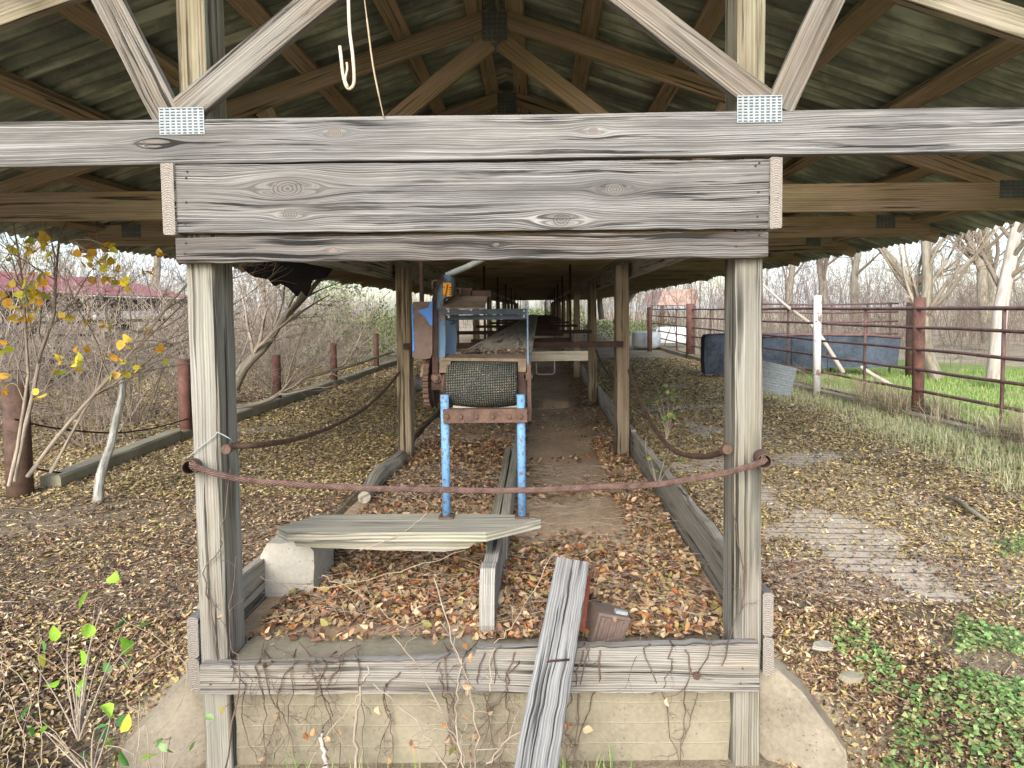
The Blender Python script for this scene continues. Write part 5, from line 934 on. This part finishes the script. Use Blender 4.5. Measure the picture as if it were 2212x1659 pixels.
# ------------------------------------------------------------------ shrubs, trees, woods
def shrub_levels(h, n0, per, rng_r=.009, spread=.75, K=8):
    a = RNG.uniform(0, 6.28, n0); s = RNG.uniform(.15, spread, n0); d = np.stack([np.cos(a)*s, np.sin(a)*s, np.ones(n0)], 1); st = np.stack([np.cos(a)*.12*RNG.uniform(0, 1, n0), np.sin(a)*.12*RNG.uniform(0, 1, n0), np.zeros(n0)-.05], 1)
    return twiggy(per, st, d, h*RNG.uniform(.7, 1.2, n0), rng_r*RNG.uniform(.6, 1.3, n0), K, .11, .0, ang=(.35, 1.1), lr=(.3, .6), rmin=.0022)
protos = [plant_tubes('bare_shrub', shrub_levels(2.3, 10, (6, 5, 2), .013, 1.1), M_twig), plant_tubes('bare_shrub', shrub_levels(2.0, 16, (6, 5, 2), .010, 1.5), M_twigred), plant_tubes('bare_shrub', shrub_levels(1.6, 18, (6, 4, 2), .008, .9), M_twig)]
shr = [(-5.0, 5.6, 0, 'nearest bare shrub left of the curb in front of the red-roofed shed'), (-4.4, 7.2, 1, 'wide arching bare shrub just left of the front left post'), (-6.4, 7.6, 0, 'bare shrub before the dark rails of the red-roofed shed'), (-4.5, 9.0, 0, 'tall bare shrub right of the front left post'), (-4.2, 10.8, 1, 'arching bare shrub above the middle of the left curb'), (-5.6, 10.4, 2, 'bare shrub behind the leaning grey limb'), (-4.1, 13.2, 0, 'bare shrub near the second left shed post'), (-5.4, 13.5, 1, 'far arching bare shrub beyond the left curb'), (-6.2, 5.2, 2, 'low bare shrub at the extreme left edge'), (-4.0, 5.9, 2, 'small bare shrub next to the lichen sapling')]
shr += [(-4.7, 4.9, 1, 'low arching bare shrub between the left sapling and the curb'), (-5.6, 6.6, 2, 'thin twiggy shrub behind the nearest left shrub'), (-7.0, 6.2, 1, 'bare shrub touching the rails of the red-roofed shed'), (-4.0, 8.1, 2, 'small twiggy shrub right behind the front left post'), (-3.9, 9.9, 1, 'low arching shrub spilling over the left curb')]
for i, (x_, y_, k, lab) in enumerate(shr):
    o = link('bare_shrub', protos[k], None, (x_, y_, -.1)); o.rotation_euler = (0, 0, i*1.9); s_ = (.95, .9, 1.0, 1.05, .9, 1.0, 1.0, 1.1, .8, .6, .8, .9, 1.0, .7, .75)[i]; o.scale = (s_, s_, s_); tag(o, lab, 'shrub', 'bare shrubs behind the left curb')
def tree(name, lab, trunk, r, per, mat, twm, grp=None, crown_t0=.4, K=10, lr=(.3, .55), ang=(.4, 1.0), up=.05, rmin=.003, wig=.12):
    K0 = 12; q = spline(trunk, K0); Pp = q[None]; R = np.linspace(r[0], r[1], K0)[None]; root = empty(name, tuple(q[0])); tag(root, lab, 'tree', grp)
    V, F, U = tubes_np(Pp, R, 10); o = link('trunk', mesh_np('trunk', V, F, U, [mat], None, True), root, world=True)
    lv = []; P0, R0 = Pp, R
    for i, n_ in enumerate(per):
        s_, d, L, rr = spawn(P0, R0, n_, ang, lr, .42, t0=crown_t0 if i == 0 else .2); P0, R0 = grow(s_, d, L, np.maximum(rr, rmin), 7, wig, up, .3); lv.append((P0, R0))
    link('crown', plant_tubes('crown', lv, twm), root, world=True); return root
Z0 = np.array([0, 0, 0])
def up_(p, q, Yp, ext): a = P(*p, Yp); b = P(*q, Yp); return b+(b-a)*ext
tree('bare_tree', 'pale leaning trunk nearest the right edge beyond the fence', [P(2147, 822, 10.3), P(2158, 700, 10.3), P(2166, 640, 10.35), P(2195, 500, 10.5), P(2225, 330, 10.7), P(2260, 100, 11)], (.12, .07), (18, 7, 5, 3), M_barkpale, M_twigred, 'bare trees beyond the right fence', .3)
tree('bare_tree', 'crooked forked grey trunk right of the tall red fence post', [P(2022, 818, 11.3), P(2003, 760, 11.3), P(1996, 690, 11.2), P(2004, 600, 11.2), P(1998, 500, 11.3), P(1990, 330, 11.5)], (.12, .06), (14, 7, 5, 3), M_barkgrey, M_twig, 'bare trees beyond the right fence', .2)
tree('bare_tree', 'dark limb leaning left above the tall red fence post', [P(1990, 730, 11.6), P(1985, 660, 11.6), P(1955, 600, 11.6), P(1900, 530, 11.6), P(1860, 440, 11.7)], (.09, .05), (9, 7, 5, 2), M_barkgrey, M_twig, 'bare trees beyond the right fence', .3)
for a in (([(2135, 740), (2122, 640), (2118, 570), (2085, 500), (2040, 330)], 19, .17, 'dark twin trunk left stem near the right edge'), ([(2142, 740), (2145, 640), (2133, 560), (2128, 470), (2140, 250)], 19.4, .19, 'dark twin trunk right stem near the right edge'), ([(1700, 700), (1704, 640), (1712, 560), (1705, 400)], 24, .16, 'distant bare tree right of the front right post'), ([(1775, 700), (1778, 620), (1770, 540), (1785, 380)], 26, .20, 'distant bare tree above the white post'), ([(1850, 700), (1845, 600), (1860, 500), (1850, 350)], 28, .18, 'distant bare tree midway along the right fence'), ([(1330, 700), (1355, 650), (1400, 600), (1450, 540)], 20, .12, 'bare tree leaning right behind the second right shed post'), ([(1300, 690), (1296, 640), (1310, 560), (1320, 450)], 27, .13, 'slim bare tree between the right shed posts')):
    tree('bare_tree', a[3], [P(x_, y_, a[1]) for x_, y_ in a[0]], (a[2], a[2]*.4), (12, 7, 5, 2), M_barkgrey, M_twigred, 'bare trees beyond the right fence', .3, rmin=.006)
for a in (([(205, 700), (204, 640), (203, 560), (206, 480), (205, 300)], 17, .10, 'thin white trunk standing behind the red-roofed shed', M_whitepaint), ([(60, 640), (55, 560), (80, 480), (60, 300)], 22, .16, 'grey bare tree at far left behind the red roof', M_barkgrey), ([(330, 640), (340, 560), (320, 480), (330, 300)], 24, .15, 'grey bare tree behind the red roof beside the front left post', M_barkgrey), ([(600, 700), (590, 640), (620, 560), (600, 400)], 24, .14, 'bare tree beyond the thicket right of the front left post', M_barkgrey)):
    tree('bare_tree', a[3], [P(x_, y_, a[1]) for x_, y_ in a[0]], (a[2], a[2]*.4), (13, 7, 5, 2), a[4], M_twig, 'bare trees behind the left sheds', .25, rmin=.006)
tree('leaning_limb', 'thick grey forked limb slanting up right behind the front left post', [P(505, 840, 7.6), P(530, 790, 7.6), P(575, 745, 7.7), P(610, 690, 7.8), P(660, 640, 8.0), P(700, 590, 8.2)], (.065, .025), (12, 6, 3), M_barkgrey, M_twig, None, .15, lr=(.35, .8), rmin=.003)
tree('leaning_limb', 'thinner grey limb arching low over the left curb', [P(510, 880, 7.4), P(580, 865, 7.6), P(650, 820, 7.8), P(760, 790, 8.2), P(850, 760, 8.6)], (.030, .010), (12, 4, 2), M_barkgrey, M_twig, None, .1, lr=(.3, .6), rmin=.0025)
# green bush left of the belt machine
lv = shrub_levels(2.0, 10, (6, 4), .015, .8); root = link('green_bush', plant_tubes('green_bush', lv, M_twig), None, (-4.3, 15.6, -.05)); tag(root, 'olive green leafy bush behind the second left shed post', 'bush')
Q = lv[-1][0].reshape(-1, 3); Q = Q[RNG.choice(len(Q), min(900, len(Q)), False)]; Q = np.repeat(Q, 3, 0)+RNG.normal(0, .10, (len(Q)*3, 3)); link('foliage', leaf_mesh('foliage', Q, .07*RNG.uniform(.6, 1.3, len(Q)), M_evergreen, .5, .3, 1.0, up=False), root)
def hedge(n, xr, yr, h, mat, lab, sz=.09):
    X_ = RNG.uniform(*xr, n); Y_ = RNG.uniform(*yr, n); hh = h*(.65+.35*vnoise(X_, Y_, 1.1, 70)); Z_ = hz(X_, Y_)+hh*RNG.uniform(0, 1, n)**.7; o = link('undergrowth', leaf_mesh('undergrowth', np.stack([X_, Y_, Z_], 1), sz*RNG.uniform(.5, 1.3, n), mat, .5, .3, 1.0, up=False)); tag(o, lab, 'undergrowth', None, 'stuff')
hedge(9000, (-6.5, -3.6), (15, 30), 1.5, M_evergreen, 'mixed green undergrowth at the far left of the yard'); hedge(5000, (1.8, 6), (24, 36), .9, M_evergreen, 'low green undergrowth at the far right end of the yard'); hedge(7000, (-3.0, 2.5), (35, 46), 1.6, M_evergreen, 'green undergrowth beyond the far end of the shed', .13)
# far thickets: one mass of thin stems on each side
def thicket(name, lab, n, posf, h, mat, S_=3, rad=.012):
    x_, y_ = posf(n); a = RNG.uniform(0, 6.28, n); s = RNG.uniform(.0, .35, n); st = np.stack([x_, y_, hz(x_, y_)-.1], 1); d = np.stack([np.cos(a)*s, np.sin(a)*s, np.ones(n)], 1)
    lv = twiggy((5, 4, 2), st, d, h*RNG.uniform(.5, 1.15, n), rad*RNG.uniform(.5, 1.8, n), 6, .09, .03, ang=(.35, .95), lr=(.3, .55), rmin=.0045)
    o = link(name, plant_tubes(name, lv, mat, S0=4)); tag(o, lab, 'thicket', None, 'stuff')
thicket('woodland', 'dense grey brown thicket of bare stems filling the far left', 700, lambda n: (RNG.uniform(-34, -9.5, n), RNG.uniform(12, 42, n)), 4.2, M_pinktwig)
thicket('woodland', 'pinkish brown bare thicket filling the far right', 950, lambda n: (RNG.uniform(3.2, 34, n), RNG.uniform(18, 46, n)), 3.9, M_pinktwig)
thicket('woodland', 'bare thicket beyond the end of the shed', 180, lambda n: (RNG.uniform(-9, 6, n), RNG.uniform(36, 50, n)), 3.2, M_pinktwig)
thicket('brush', 'low tangled brush between the left curb and the red-roofed shed', 300, lambda n: (RNG.uniform(-7.8, -3.6, n), 9.5+13*RNG.uniform(0, 1, n)), 1.4, M_twig, rad=.006)
thicket('brush', 'low brush tangle behind the right fence', 230, lambda n: (RNG.uniform(4.0, 16, n), RNG.uniform(13, 22, n)), 1.5, M_twigred, rad=.006)
thicket('brush', 'fine bare twigs arching close behind the left curb posts', 90, lambda n: (RNG.uniform(-7.0, -3.7, n), RNG.uniform(5.0, 9.5, n)), 1.5, M_twig, rad=.006)
# dry weeds caught on the fence
sts = []
for i in range(46):
    y_ = random.choice([5.0, 5.3, 7.6, 7.8, 8.6, 9.3, 4.2, 3.6])+random.uniform(-.3, .3); x_ = np.interp(y_, [2.2, 7, 9], [4.17, 3.98, 3.84])-.03; st_ = np.array([[x_, y_, -.05], [x_-.04, y_+random.uniform(-.05, .05), .16], [x_-.09, y_+random.uniform(-.1, .1), .27], [x_-.2, y_+random.uniform(-.2, .2), .12]]); sts.append(spline(st_, 8))
Pp = np.array(sts); R = np.tile(np.linspace(.004, .0015, 8), (len(sts), 1)); lv = [(Pp, R)]; s_, d, L, rr = spawn(Pp, R, 8, (.3, .9), (.4, .8), .6); lv.append(grow(s_, d, L, np.maximum(rr, .0014), 6, .25, -.08)); o = link('fence_weeds', plant_tubes('fence_weeds', lv, M_straw)); tag(o, 'drooping dead weeds caught on the lower rails of the right fence', 'weeds', None, 'stuff')
# stones, bark chips at lower right
for (x_, y_, s_, lab) in ((1838, 1468, .036, 'mossy flat stone below the small clover patch'), (1775, 1400, .035, 'light chip of wood on the litter beside the right wing wall')):
    c = G(x_, y_, -.04); m = MB(); n_ = 9; pts = [(c[0]+s_*math.cos(t)*random.uniform(.8, 1.25), c[1]+s_*.6*math.sin(t)*random.uniform(.8, 1.2), c[2]+random.uniform(-.002, .002)) for t in np.linspace(0, 2*math.pi, n_, endpoint=False)]; m.prism(pts, (.006, 0, .016)); thing(m, 'stone', M_curb if 'chip' not in lab else M_sill, lab, 'stone')
